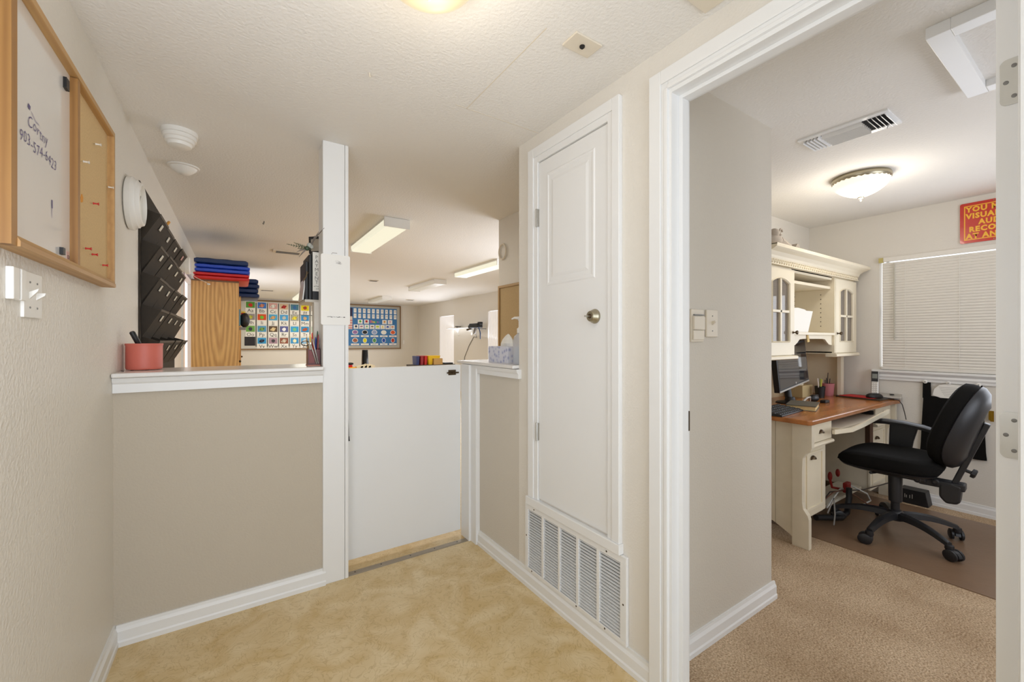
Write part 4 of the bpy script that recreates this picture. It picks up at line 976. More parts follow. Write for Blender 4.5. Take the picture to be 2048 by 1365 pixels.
for i, (x, w, colr, zt, lb_) in enumerate(((2.63, .06, (50, 60, 110), 1.05, 'blue toy bin leftmost on the dark shelf'), (2.70, .07, (150, 40, 50), 1.055, 'dark red toy bin left of the yellow bin'), (2.775, .06, (190, 40, 40), 1.055, 'bright red toy bin touching the yellow bin'),
        (2.84, .25, (225, 185, 30), 1.055, 'wide yellow toy bin on the dark shelf'))):
    o = obj('toy_bin', B().rings([sring(x + w / 2, 7.12, .90 + z, w / 2 * s_, .12 * s_, 6, 20) for z, s_ in ((0, .85), (zt - .915, 1), (zt - .90, 1.03), (zt - .895, .9))]), mat('bin_%d' % i, colr, .4, var=.08, vscale=20)); tag(o, lb_, 'bin', 'toy bins on the dark shelf')
o = obj('wicker_box', B().box(2.93, 3.10, 6.95, 7.03, .90, 1.01), mat('brown_card', (178, 142, 86), .7, var=.1), bevel=.004); tag(o, 'brown cardboard box in front of the yellow bin', 'box')
o = obj('dark_basket', B().box(3.16, 3.33, 7.0, 7.15, .90, .925), BLACK, bevel=.005); tag(o, 'flat dark basket at the right end of the dark shelf', 'basket')

# ================================================================== OFFICE
# ceiling register
cv = thing('ceiling_register', 'white curved blade air register on the office ceiling', 'air vent', (2.665, .85, H))
x0, x1, y0, y1 = 2.565, 2.785, .66, 1.04
b = frameZ(B(), x0, x1, y0, y1, H - .008, H, .03, .018)
obj('frame', b, TRIM, cv); obj('duct_opening', B().box(x0 + .03, x1 - .03, y0 + .018, y1 - .018, H - .003, H - .001), DARK, cv)
for i in range(7):
    xx = x0 + .04 + i * .022; obj('blade', B().prism([(xx - .004, H - .002), (xx, H - .002), (xx + .012, H - .022), (xx + .009, H - .023)], 'Y', y0 + .11, y1 - .10), TRIM, cv)
for s_, ya in ((1, y0 + .02), (-1, y1 - .095)):
    for i in range(5):
        yy = ya + i * .017; obj('blade', B().prism([(yy, H - .002), (yy + .003, H - .002), (yy + .003 - s_ * .010, H - .020), (yy - s_ * .010, H - .021)], 'X', x0 + .03, x1 - .03), TRIM, cv)
obj('lever', B().tube([(2.74, .70, H - .01), (2.735, .705, H - .03)], .003, 6), TRIM, cv)
# attic hatch
ah = thing('attic_hatch', 'white framed attic access hatch in the office ceiling', 'hatch', (2.4, .1, H))
x0, x1, y0, y1 = 2.02, 2.665, -.25, .418
b = B(); b.box(x0, x1, y1 - .062, y1, H - .04, H); b.box(x0, x1, y0, y0 + .062, H - .04, H); b.box(x0, x0 + .062, y0 + .062, y1 - .062, H - .04, H); b.box(x1 - .062, x1, y0 + .062, y1 - .062, H - .04, H)
obj('frame', b, TRIM, ah, bevel=.002); obj('panel', B().box(x0 + .062, x1 - .062, y0 + .062, y1 - .062, H - .012, H - .002), CEIL, ah)
# switch plates on the office wall
s1 = thing('intercom_box', 'cream wall box with an open hinged cover beside the door jamb', 'wall box', (1.655, 1.05, 1.34))
obj('plate', B().box(1.60, 1.69, 1.046, 1.0545, 1.336, 1.475), OFFW, s1, bevel=.002)
obj('cover', B().box(1.605, 1.683, 1.034, 1.046, 1.388, 1.445), OFFW, s1, bevel=.002)
obj('lower_panel', B().box(1.605, 1.683, 1.038, 1.046, 1.345, 1.385), OFFW, s1, bevel=.002)
obj('slot', B().box(1.612, 1.68, 1.037, 1.0465, 1.449, 1.453), GREYP, s1)
s1 = thing('wall_switch', 'cream single toggle switch plate on the office wall', 'light switch', (1.755, 1.05, 1.357))
obj('plate', B().box(1.712, 1.798, 1.045, 1.0545, 1.357, 1.477), OFFW, s1, bevel=.003)
obj('toggle', B().prism([(1.045, 1.426), (1.045, 1.410), (1.030, 1.424), (1.030, 1.430)], 'X', 1.751, 1.759), OFFW, s1)
for zz in (1.45, 1.384): obj('screw', B().lathe([(.003, 0), (.003, .0015)], n=8, M=T(1.755, 1.045, zz) @ Rx(PI / 2)), GREYP, s1)

# window with blinds, sill and apron
w = struct('window_4', B().box(4.76, 4.765, OY0, OY1, OZ0, OZ1), mat('glass_pane', (240, 245, 250), .05, var=0, emit=(245, 248, 255), estr=1.0))
b = B(); b.box(4.72, 4.76, OY0, OY1 - .04, 1.56, 1.60); b.box(4.72, 4.76, OY0, OY0 + .03, OZ0, OZ1); b.box(4.72, 4.76, OY1 - .06, OY1 - .04, OZ0, OZ1)
struct('sash', b, TRIM, w)
sl = struct('trim_window_sill', B().box(4.665, 4.70, OY0 - .04, OY1 + .05, 1.064, 1.084), TRIM, bevel=.004)
b = B(); b.prism([(4.70, 1.000), (4.686, 1.000), (4.686, 1.015), (4.680, 1.03), (4.686, 1.045), (4.672, 1.064), (4.70, 1.064)], 'Y', OY0 - .03, OY1 + .03)
struct('trim_window_apron', b, TRIM)
bl = thing('window_blind', 'closed off-white mini blind filling the office window', 'blind', (4.69, .45, 1.09))
BLM = mat('blind_slat', (226, 222, 214), .5, var=0)
obj('headrail', B().box(4.675, 4.70, OY0, OY1 - .03, 2.018, 2.055), BLM, bl, bevel=.002)
obj('bracket', B().box(4.672, 4.70, OY1 - .03, OY1, 2.014, 2.055), mat('brass_clip', (190, 176, 110), .4, var=0), bl)
obj('bottom_rail', B().box(4.68, 4.698, OY0 + .005, OY1 - .015, 1.088, 1.112), BLM, bl, bevel=.003)
n = 40; ws_ = None; off = OFF[bl.name]
for i in range(n):
    z = 1.122 + i * (1.996 - 1.122) / (n - 1)
    if ws_ is None:
        ws_ = obj('slat', B().prism([(.0050, .0140), (-.0015, .0085), (-.0045, .001), (-.0025, -.0065), (.0030, -.0135), (.0036, -.013), (-.0017, -.006), (-.0036, .001), (-.0008, .008), (.0056, .0135)], 'Y', OY0 + .01, OY1 - .022), BLM, bl)
        for v in ws_.data.vertices: v.co += off; v.co.y -= off.y
        o = ws_
    else: o = ws_.copy(); COL.objects.link(o)
    o.location = Vector((4.689, .0, z)) - Vector((off.x, 0, off.z)); o.rotation_euler = (random.uniform(-.0006, .0006), 0, 0)
for yy in (1.09, .775): obj('ladder_cord', B().tube([(4.6795, yy, 2.0), (4.6795, yy, 1.10)], .0012, 5), WHITE, bl)
obj('tilt_wand', B().tube([(4.674, 1.160, 2.00), (4.673, 1.158, 1.345)], .005, 6), mat('wand_clear', (190, 186, 172), .2, var=0), bl)

# warning sign
sg = thing('warning_sign', 'red metal notice with yellow border and lettering above the office blind', 'sign', (4.69, .5, 2.08))
RSIGN = mat('sign_red', (196, 40, 22), .25, var=.03, coat=.3); YEL = mat('sign_yellow', (245, 185, 40), .35, var=0)
sy0, sy1, sz0, sz1 = .16, .775, 2.088, 2.395
pts = []
for (cy, cz, a0) in ((sy0 + .012, sz0 + .012, PI), (sy1 - .012, sz0 + .012, 1.5 * PI), (sy1 - .012, sz1 - .012, 0), (sy0 + .012, sz1 - .012, .5 * PI)):
    for k in range(5): a = a0 + PI / 2 * k / 4; pts.append((cy + .012 * math.cos(a), cz + .012 * math.sin(a)))
obj('panel', B().prism(pts, 'X', 4.690, 4.694), RSIGN, sg)
b = B(); e = .022; w_ = .006
frameX(b, sy0 + e, sy1 - e, sz0 + e, sz1 - e, 4.6892, 4.690, w_)
obj('border', b, YEL, sg)
for i, (s_, ind) in enumerate((('YOU MAY BE', 0), ('VISUALLY &', 0), ('AUDIBLY', .065), ('RECORDED', .015), ('AT ANY TIME', 0))):
    text('sign_text', s_, .054, YEL, sg, (4.6895, .742 - ind, 2.325 - i * .0512), (0, -1, 0), (0, 0, 1), bold=.0026, spacing=1.15, xs=.88)
for zz in (sz1 - .01, sz0 + .01): obj('screw', B().lathe([(.005, 0), (.003, .003)], n=8, M=T(4.690, .60, zz) @ Ry(-PI / 2)), METAL, sg)

# hanging black cloth bag and paper, hooks
bg = thing('tote_bag', 'black cloth bag hanging flat below the office window', 'bag', (4.68, .82, .43))
R = []
def bagring(z, ya, yb, t, sg_=0): return [(4.685 - t * (0.4 + .6 * math.sin(PI * i / 15)) - .004 * math.sin(i * 2 + z * 40) if i < 16 else 4.692, (ya + (yb - ya) * i / 15) if i < 16 else (yb + (ya - yb) * (i - 16) / 3), z + (sg_ * .02 * math.sin(PI * i / 15) if i < 16 else sg_ * .01)) for i in range(20)]
obj('body', B().rings([bagring(.436, .635, 1.00, .01), bagring(.5, .64, .995, .018), bagring(.65, .645, .99, .02), bagring(.78, .65, .985, .018), bagring(.86, .655, .98, .014), bagring(.895, .66, .98, .010, -1)]), BLACKF, bg, smooth=True)
for ya, yb in ((.935, .985), (.655, .70)):
    obj('strap', B().prism([(ya, .87), (yb, .87), (yb - .002, 1.0), (ya + .002, 1.0)], 'X', 4.680, 4.688), BLACKF, bg)
pp = obj('notice_paper', B().prism([(.925, .90), (.915, .95), (.885, .985), (.84, .995), (.71, .985), (.70, .90), (.76, .885), (.88, .882)], 'X', 4.676, 4.678), PAPER)
tag(pp, 'curled white printed sheet tucked in the black bag', 'paper')
GL = mat('print_grey', (185, 183, 180), .8, var=0)
b = B()
for i in range(6): b.box(4.6752, 4.676, .735, .89 - .006 * i, .965 - i * .013, .968 - i * .013)
b.ell((4.6755, .745, .962), .0005, .012, .010, 10)
obj('printing', b, GL, pp)
for i, yy in enumerate((.968, .835, .675)):
    o = thing('wall_hook', 'small round white adhesive hook under the sill, %s of three' % ('leftmost', 'the middle one', 'rightmost')[i], 'hook', (4.68, yy, 1.0), 'hooks under the window sill')
    obj('disc', B().lathe([(.014, 0), (.014, .005), (.009, .008)], n=16, M=T(4.679, yy, 1.003) @ Ry(-PI / 2)), WHITE, o); obj('peg', B().lathe([(.0035, .008), (.0035, .014)], n=8, M=T(4.679, yy, 1.003) @ Ry(-PI / 2)), GREYP, o)
o = thing('brass_keys', 'small bunch of brass keys hanging on the wall right of the black bag', 'keys', (4.69, .612, .73))
for i in range(3): obj('key', B().box(4.684 - .003 * i, 4.687 - .003 * i, .600 + .005 * i, .618 + .004 * i, .735 + .006 * i, .815), mat('brass', (190, 150, 50), .3, metal=.8, var=.1), o)
o = obj('floor_box', B().prism([(.925, .010), (1.105, .010), (1.10, .125), (.945, .125)], 'X', 4.57, 4.68), BLACK, bevel=.004); tag(o, 'low black box with silver marks standing against the window wall', 'box')
b = B()
for yy, hh in ((1.065, .03), (1.055, .022), (1.035, .026), (1.02, .034)): b.box(4.5685, 4.57, yy, yy + .004, .055, .055 + hh)
obj('silver_mark', b, SILVER, o)

# ---------- desk
dk = thing('writing_desk', 'cream pedestal desk with cherry brown top in the office', 'desk', (3.85, 1.45, 0))
b = B(); b.prism([(2.975, 1.145), (3.0, 1.13), (4.55, 1.13), (4.668, 1.115), (4.683, 1.14), (4.683, 1.795), (2.975, 1.795)], 'Z', .806, .838)
obj('desk_top', b, DESKW, dk, bevel=.007)
for k in range(5):
    ya = 1.255 + k * .108
    pts = [(ya, .80), (ya + .106, .80)]
    for i in (3, 2, 1, 0):
        yy = ya + .106 * i / 3; pts.append((yy, .05 + .10 * math.sin(min(1, max(0, (yy - 1.25) / .27)) * PI / 2) if yy < 1.52 else .05 + .10 * math.sin(max(0, (1.795 - yy) / .275) * PI / 2)))
    obj('side_plank', B().prism(pts, 'X', 3.035, 3.052), CREAMD, dk, bevel=.0015)
pts = [(1.255, .805), (1.142, .805), (1.142, .66), (1.15, .635), (1.175, .615), (1.192, .585), (1.196, .50), (1.196, .30), (1.19, .26), (1.165, .225), (1.158, .20), (1.158, .008), (1.255, .008)]
obj('leg', B().prism(pts, 'X', 3.02, 3.058), CREAMD, dk, bevel=.002)
pts2 = [(p[0], p[1]) for p in pts]
obj('leg', B().prism(pts2, 'X', 4.64, 4.678), CREAMD, dk, bevel=.002)
def pull(px, py, pz, par):
    R = []
    for k in range(7):
        a = PI / 2 * k / 6; R.append([(px + .026 * math.cos(t) * math.cos(a), py - .020 * math.sin(a) , pz + .022 * max(0, math.sin(t)) * math.cos(a)) for t in [PI * i / 10 for i in range(11)]])
    bb = B()
    for k in range(6):
        for i in range(10): bb.quad([R[k][i], R[k][i + 1], R[k + 1][i + 1], R[k + 1][i]])
    bb.box(px - .03, px + .03, py - .003, py, pz - .004, pz + .002)
    return obj('cup_pull', bb, BRONZE, par, smooth=True)
# left pedestal
obj('pedestal_body', B().box(3.06, 3.40, 1.22, 1.78, .16, .80), CREAMD, dk)
d1 = obj('drawer', B().box(3.06, 3.41, 1.172, 1.22, .672, .798), CREAM, dk, bevel=.003); pull(3.235, 1.172, .728, d1)
obj('drawer_moulding', B().prism([(1.172, .668), (1.160, .664), (1.156, .655), (1.160, .646), (1.20, .642), (1.22, .668)], 'X', 3.06, 3.415), CREAM, dk)
d2 = obj('cupboard_door', B().box(3.07, 3.405, 1.206, 1.222, .175, .64), CREAM, dk, bevel=.002); pull(3.19, 1.20, .555, d2)
b = B(); b.box(3.10, 3.36, 1.198, 1.207, .585, .60); b.box(3.10, 3.36, 1.198, 1.207, .215, .235); b.box(3.10, 3.115, 1.198, 1.207, .235, .585); b.box(3.335, 3.36, 1.198, 1.207, .235, .585)
obj('door_moulding', b, CREAM, d2, bevel=.002)
# right pedestal
obj('pedestal_body', B().box(4.28, 4.64, 1.22, 1.78, .12, .80), CREAMD, dk)
d1 = obj('drawer', B().box(4.27, 4.635, 1.172, 1.22, .672, .798), CREAM, dk, bevel=.003); pull(4.45, 1.172, .735, d1)
d2 = obj('cupboard_door', B().box(4.275, 4.63, 1.206, 1.222, .12, .64), CREAM, dk, bevel=.002); pull(4.40, 1.20, .53, d2)
b = B(); b.box(4.31, 4.60, 1.198, 1.207, .585, .60); b.box(4.31, 4.60, 1.198, 1.207, .16, .18); b.box(4.31, 4.325, 1.198, 1.207, .18, .585); b.box(4.585, 4.60, 1.198, 1.207, .18, .585)
obj('door_moulding', b, CREAM, d2, bevel=.002)
obj('drawer_moulding', B().prism([(1.172, .668), (1.160, .664), (1.156, .655), (1.160, .646), (1.20, .642), (1.22, .668)], 'X', 4.265, 4.635), CREAM, dk)
# keyboard tray
tr = obj('keyboard_tray', B().box(3.415, 4.26, 1.12, 1.50, .728, .742), CREAMD, dk)
b = B()
P_ = [(3.27, 1.105, .742), (3.40, 1.05, .752), (3.6, 1.045, .765), (4.1, 1.075, .782), (4.27, 1.085, .788)]
for (a, c) in zip(P_[:-1], P_[1:]):
    vs = []
    for p in (a, c):
        for dy, dz in ((0, -.018), (.016, -.018), (.016, .008), (0, .012)): vs.append(b.bm.verts.new((p[0], p[1] + dy, p[2] + dz)))
    for f in ((0, 1, 2, 3), (7, 6, 5, 4), (0, 4, 5, 1), (1, 5, 6, 2), (2, 6, 7, 3), (3, 7, 4, 0)): b.bm.faces.new([vs[k_] for k_ in f])
obj('tray_front', b, CREAM, tr)
obj('slide_rail', B().box(3.415, 3.43, 1.18, 1.6, .745, .775), BLACK, tr); obj('slide_rail', B().box(4.245, 4.26, 1.18, 1.6, .745, .775), BLACK, tr)
obj('back_panel', B().box(3.40, 4.28, 1.765, 1.78, .25, .80), CREAMD, dk)
obj('support_post', B().box(4.10, 4.17, 1.16, 1.19, .45, .735), mat('dark_wood', (84, 52, 30), .5, var=.1), dk)

# ---------- hutch
hu = thing('desk_hutch', 'cream hutch with arched glass doors and carved crown on the desk', 'hutch', (3.8, 1.6, .838))
HY = 1.40
b = B()
for xa, xb in ((2.99, 3.41), (4.14, 4.61)):
    b.box(xa, xa + .018, HY + .02, 1.79, 1.235, 1.86); b.box(xb - .018, xb, HY + .02, 1.79, 1.235, 1.86); b.box(xa, xb, HY + .02, 1.79, 1.225, 1.245); b.box(xa, xb, HY + .02, 1.79, 1.85, 1.868)
b.box(2.99, 4.61, 1.775, 1.79, 1.235, 1.86); b.box(3.41, 4.14, HY + .02, 1.775, 1.842, 1.86)
obj('carcass', b, CREAM, hu)
obj('middle_shelf', B().box(3.41, 4.14, HY + .03, 1.775, 1.768, 1.790), CREAM, hu, bevel=.002)
obj('lower_shelf', B().box(3.41, 4.14, HY + .0, 1.775, 1.382, 1.402), CREAM, hu, bevel=.003)
pts = [(3.41, 1.382), (3.41, 1.305), (3.435, 1.30), (3.47, 1.305), (3.51, 1.325), (3.545, 1.348), (3.60, 1.352), (3.95, 1.352), (4.0, 1.348), (4.04, 1.325), (4.08, 1.305), (4.14, 1.300), (4.14, 1.382)]
obj('scalloped_valance', B().prism(pts, 'Y', HY + .02, HY + .036), CREAM, hu, bevel=.001)
obj('paper_tag', B().prism([(3.66, 1.325), (3.70, 1.33), (3.68, 1.385), (3.655, 1.385)], 'Y', HY + .013, HY + .018), mat('tan_tag', (205, 175, 110), .7, var=0), hu)
# beadboard back and end posts down to the desk
for k in range(14):
    xa = 3.02 + k * .1125; obj('back_board', B().box(xa, xa + .110, 1.776, 1.79, .838, 1.235), mat('cream_back', (198, 176, 138), .55, var=.05, vscale=6), hu, bevel=.001)
obj('end_panel', B().box(2.99, 3.008, 1.52, 1.79, .838, 1.225), CREAM, hu)
obj('end_panel', B().box(4.59, 4.608, 1.52, 1.79, .838, 1.225), CREAM, hu)
obj('end_post', B().box(4.542, 4.608, 1.49, 1.52, .838, 1.225), CREAM, hu, bevel=.002); obj('end_post', B().box(2.99, 3.07, 1.49, 1.52, .838, 1.225), CREAM, hu, bevel=.002)
# bottom mouldings
for xa, xb in ((2.97, 3.425), (4.12, 4.625)):
    pr_ = [(HY + .06, 1.203), (HY - .012, 1.203), (HY - .02, 1.209), (HY - .02, 1.224), (HY - .012, 1.231), (HY + .06, 1.231)]
    obj('bottom_moulding', B().prism(pr_, 'X', xa, xb), CREAM, hu, smooth=True)
# crown: cove profile
cr_ = [(HY + .02, 1.868), (HY - .012, 1.868), (HY - .012, 1.903), (HY - .018, 1.908), (HY - .024, 1.925), (HY - .045, 1.945), (HY - .07, 1.958), (HY - .082, 1.966), (HY - .084, 1.985), (HY + .02, 1.985)]
b = B(); b.prism(cr_, 'X', 2.96, 4.61)
obj('crown', b, CREAM, hu)
ce = [(4.60, 1.868), (4.612, 1.868), (4.612, 1.903), (4.618, 1.908), (4.624, 1.925), (4.640, 1.945), (4.660, 1.958), (4.672, 1.966), (4.674, 1.985), (4.60, 1.985)]
R = [[(x, HY - .0, z) for x, z in ce]]
b = B()
def crpt(k, y_end=False):
    yy, zz = cr_[1 + k]; xx = ce[1 + k][0]
    return xx, yy, zz
for k in range(8):
    xa, ya, za = crpt(k) if k < 8 else crpt(k); xb, yb, zb = crpt(k + 1) if k + 1 < 9 else crpt(k)
    if k + 2 < len(cr_):
        b.quad([(4.61, ya, za), (xa, ya, za), (xb, yb, zb), (4.61, yb, zb)]); b.quad([(xa, ya, za), (xa, 1.79, za), (xb, 1.79, zb), (xb, yb, zb)])
b.box(4.60, 4.674, HY - .084, 1.79, 1.983, 1.986)
obj('crown_return', b, CREAM, hu)
obj('crown_top', B().box(2.96, 4.61, HY - .084, 1.79, 1.980, 1.987), CREAM, hu)
# carved scroll beads along the frieze
fb = None; off = OFF[hu.name]
for i in range(46):
    x = 2.985 + i * .0352
    if fb is None:
        bb = B(); bb.ell((0, 0, 0), .013, .006, .011, 8); bb.tube([(-.016, -.003, -.011), (-.005, -.006, -.006), (.006, -.006, .008), (.016, -.003, .012)], .003, 5)
        fb = obj('frieze_scroll', bb, CREAM, hu, smooth=True)
        for v in fb.data.vertices: v.co += off
        o = fb
    else: o = fb.copy(); COL.objects.link(o)
    o.location = Vector((x, HY - .014, 1.886)) - off
obj('frieze_lip', B().box(2.965, 4.615, HY - .018, HY - .01, 1.866, 1.872), CREAM, hu)
obj('frieze_lip', B().box(2.965, 4.615, HY - .018, HY - .01, 1.900, 1.905), CREAM, hu)
# glazed arched doors
GLASS = mat('cabinet_glass', (150, 140, 130), .03, var=0, alpha=.5, spec=1.0)
def hdoor(xa, xb, knobx):
    z0, z1 = 1.236, 1.855; cx = (xa + xb) / 2; w2 = (xb - xa) / 2 - .085; gz0, gz1 = 1.335, 1.745; rise = .032
    N_ = 10
    arch = [(cx - w2 + 2 * w2 * i / N_, gz1 + rise * math.sin(PI * i / N_) ** .8) for i in range(N_ + 1)]
    b = B(); y0, y1 = HY, HY + .018
    b.box(xa, cx - w2, y0, y1, z0, z1); b.box(cx + w2, xb, y0, y1, z0, z1); b.box(cx - w2, cx + w2, y0, y1, z0, gz0)
    b.prism([(cx - w2, z1)] + arch + [(cx + w2, z1)], 'Y', y0, y1)
    d = obj('glazed_door', b, CREAM, hu)
    # moulding around the light
    b = B(); t = .010
    outer = [(cx - w2 - t, gz0 - t), (cx + w2 + t, gz0 - t), (cx + w2 + t, gz1)] + [(x + (t if x > cx else -t) * .6, z + t) for x, z in arch[::-1]] + [(cx - w2 - t, gz1)]
    inner = [(cx - w2, gz0), (cx + w2, gz0), (cx + w2, gz1)] + [(x, z) for x, z in arch[::-1]] + [(cx - w2, gz1)]
    n_ = len(outer)
    vo = [b.bm.verts.new((x, HY, z)) for x, z in outer]; vi = [b.bm.verts.new((x, HY, z)) for x, z in inner]
    vt = [b.bm.verts.new(((x + xi) / 2, HY - .008, (z + zi) / 2)) for (x, z), (xi, zi) in zip(outer, inner)]
    for i in range(n_):
        j = (i + 1) % n_
        b.bm.faces.new([vo[i], vo[j], vt[j], vt[i]]); b.bm.faces.new([vt[i], vt[j], vi[j], vi[i]])
    obj('light_moulding', b, CREAM, d)
    b = B(); b.box(cx - .011, cx + .011, HY - .004, HY + .012, gz0, gz1 + rise); b.box(cx - w2, cx + w2, HY - .004, HY + .012, 1.538, 1.556)
    obj('glazing_bar', b, CREAM, d, bevel=.002)
    obj('glass_pane', B().box(cx - w2, cx + w2, HY + .010, HY + .013, gz0, gz1 + rise * .95), GLASS, d)
    obj('knob', B().lathe([(.010, 0), (.005, .006), (.005, .016), (.013, .022), (.015, .030), (.010, .035)], n=16, M=T(knobx, HY, 1.398) @ Rx(PI / 2)), BRONZE, d, smooth=True)
hdoor(2.99, 3.408, 3.385); hdoor(4.16, 4.61, 4.19)
obj('face_stile', B().box(4.14, 4.158, HY + .002, HY + .02, 1.236, 1.86), CREAM, hu)
b = B()
for z in [1.46 + i * .038 for i in range(8)]:
    for yy in (1.50, 1.70): b.lathe([(.004, 0), (.004, .001)], n=8, M=T(4.1395, yy, z) @ Ry(-PI / 2))
obj('shelf_pin_holes', b, BRONZE, hu)
# objects inside and on the hutch
o = thing('document_folder', 'white folder of papers leaning in the open middle of the hutch', 'folder', (3.6, 1.5, 1.402))
M = T(0, 1.44, 1.403) @ Rx(-.32)
obj('cover', B().prism([(3.43, 0), (3.73, 0), (3.97, .185), (3.43, .190)], 'Y', -.004, .003, M=M), PAPER, o)
obj('sheets', B().prism([(3.44, .02), (3.70, .02), (3.90, .178), (3.85, .200), (3.74, .210), (3.60, .203), (3.44, .196)], 'Y', .004, .010, M=M), PAPER, o)
for i in range(5):
    r_ = random.Random(i); x = 4.24 + .06 * i
    o = obj('glass_tumbler', B().lathe([(.02, 0), (.024, .07), (.022, .07)], c=(x, 1.55 + .02 * (i % 2), 1.246), n=12), mat('clear_glass', (205, 200, 192), .05, var=0, alpha=.4), smooth=True)
    tag(o, 'clear glass behind the right arched hutch door, %s from the left' % ('first', 'second', 'third', 'fourth', 'fifth')[i], 'glass', 'glasses in the right hutch cupboard')
an = thing('cloth_bundle', 'greyish soft toy figure lying on top of the hutch crown', 'soft toy', (3.12, 1.4, 1.987))
PL = mat('plush_grey', (178, 166, 152), .9, bump=.3, bscale=150, var=.15, vscale=30)
obj('body', B().ell((3.10, 1.40, 2.03), .08, .05, .045), PL, an, smooth=True)
obj('arm', B().tube([(3.13, 1.38, 2.03), (3.20, 1.37, 2.01), (3.25, 1.36, 2.003)], [.03, .022, .012], 8), PL, an, smooth=True)
obj('head', B().ell((3.08, 1.39, 2.075), .035, .035, .035), PL, an, smooth=True)
obj('curl', B().tube([(3.11 + .018 * math.cos(a / 3), 1.36, 2.085 + .02 * math.sin(a / 3)) for a in range(16)], .006, 6), PL, an, smooth=True)
o = obj('grey_stone', B().prism([(3.27, 1.987), (3.36, 1.987), (3.335, 2.022), (3.31, 2.026)], 'Y', 1.34, 1.38), mat('stone', (150, 140, 128), .8, var=.2, vscale=40)); tag(o, 'small grey wedge on the hutch top beside the soft toy', 'ornament')

# ---------- desk things (desk surface .838)
ZD = .838
mo = thing('computer_monitor', 'black flat monitor angled on the left of the desk', 'monitor', (3.70, 1.55, ZD))
M = T(3.455, 1.53, .935) @ Rz(math.radians(2)) @ Ry(-math.radians(6.5)) @ Rx(-.05)
obj('bezel', B().box(0, .56, -.012, .028, 0, .35, M=M), BLACK, mo, bevel=.003)
obj('screen', B().box(.014, .546, -.0135, -.012, .022, .335, M=M), mat('screen_glass', (34, 34, 38), .06, var=0, coat=1), mo)
obj('chin', B().box(0, .56, -.014, -.010, 0, .012, M=M), SILVER, mo); obj('emblem', B().lathe([(.008, 0), (.008, .001)], n=14, M=M @ T(.30, -.014, .03) @ Rx(PI / 2)), SILVER, mo)
b = B(); b.tube([(3.72, 1.57, 1.10), (3.72, 1.585, .98), (3.70, 1.56, .875)], .026, 10); b.lathe([(.10, .0), (.10, .008), (.04, .02), (.03, .05)], c=(3.70, 1.55, ZD), n=28)
obj('stand', b, BLACK, mo, smooth=True)
obj('stand_arch', B().tube([(3.70, 1.47, ZD + .01), (3.75, 1.45, ZD + .05), (3.80, 1.45, ZD + .05), (3.82, 1.46, ZD + .008)], .008, 8), SILVER, mo, smooth=True)
bk = thing('hardback_book', 'thick worn hardback book lying under the monitor edge', 'book', (3.48, 1.44, ZD))
M = T(3.53, 1.39, ZD) @ Rz(math.radians(16))
obj('cover', B().box(-.17, .11, -.09, .09, .031, .037, M=M), mat('book_cloth', (98, 92, 78), .6, var=.1), bk); obj('cover', B().box(-.17, .11, -.09, .09, 0, .004, M=M), MATS['book_cloth'], bk)
obj('pages', B().box(-.165, .105, -.085, .085, .004, .031, M=M), mat('pages', (214, 186, 130), .8, var=.1, vscale=80), bk)
kb = thing('keyboard', 'black computer keyboard at the left front of the desk', 'keyboard', (3.2, 1.33, ZD))
M = T(3.145, 1.39, ZD) @ Rz(math.radians(4))
obj('case', B().prism([(-.085, 0), (.085, 0), (.085, .03), (-.085, .012)], 'X', -.18, .20, M=M), BLACK, kb, bevel=.003)
kt = None; off = OFF[kb.name]
for r in range(5):
    for c in range(12):
        if kt is None:
            kt = obj('key', B().rings([sring(0, 0, 0, .012, .012, 6, 8), sring(0, 0, .006, .010, .010, 6, 8)]), mat('key_grey', (58, 58, 58), .5, var=0), kb)
            for v in kt.data.vertices: v.co += off
            o = kt
        else: o = kt.copy(); COL.objects.link(o)
        p = M @ Vector((-.165 + c * .031, -.062 + r * .031, .0145 + r * .0034)); o.location = p - off; o.rotation_euler = (math.radians(6), 0, math.radians(4))
ra = thing('black_cables', 'tangle of black plugs and cable behind the book on the desk', 'cable', (3.9, 1.5, ZD))
obj('plug', B().ell((3.90, 1.46, ZD + .032), .06, .03, .03), BLACK, ra, smooth=True); obj('plug', B().box(3.90, 3.98, 1.38, 1.42, ZD, ZD + .022), BLACK, ra, bevel=.004)
obj('cable', B().tube([(3.84, 1.50, ZD + .02), (3.90, 1.47, ZD + .055), (3.97, 1.46, ZD + .05), (4.03, 1.49, ZD + .02), (4.12, 1.53, ZD + .01), (4.20, 1.55, ZD + .009)], .008, 8), BLACK, ra, smooth=True)
cb_ = obj('cream_box', B().box(4.10, 4.30, 1.62, 1.74, ZD, ZD + .105), mat('box_cream', (204, 184, 136), .6, var=.03), bevel=.003); tag(cb_, 'cream box behind the cables on the desk', 'box')
pt = thing('small_plant', 'small dried plant in a cream pot on the cream box', 'plant', (4.19, 1.68, ZD + .105))
obj('pot', B().lathe([(.022, 0), (.03, .065), (.027, .065)], c=(4.18, 1.67, ZD + .105), n=14), CREAM, pt)
b = B(); rnd = random.Random(8)
for i in range(16):
    a = rnd.random() * 2 * PI; r_ = .05 * rnd.random(); b.tube([(4.18, 1.67, ZD + .165), (4.19 + r_ * math.cos(a), 1.67 + r_ * math.sin(a) * .6, ZD + .20 + .06 * rnd.random())], [.002, .004], 4)
obj('foliage', b, mat('dry_leaf', (110, 88, 58), .8, var=.2), pt)
pk = thing('pink_pencil_cup', 'pink cup of pencils against the hutch back', 'cup', (4.50, 1.57, ZD))
obj('cup', B().lathe([(.040, 0), (.042, .005), (.050, .11), (.047, .11), (.040, .01), (0, .01)], c=(4.488, 1.572, ZD), n=24), mat('pink_plastic', (205, 130, 135), .5, var=.02), pk, smooth=True)
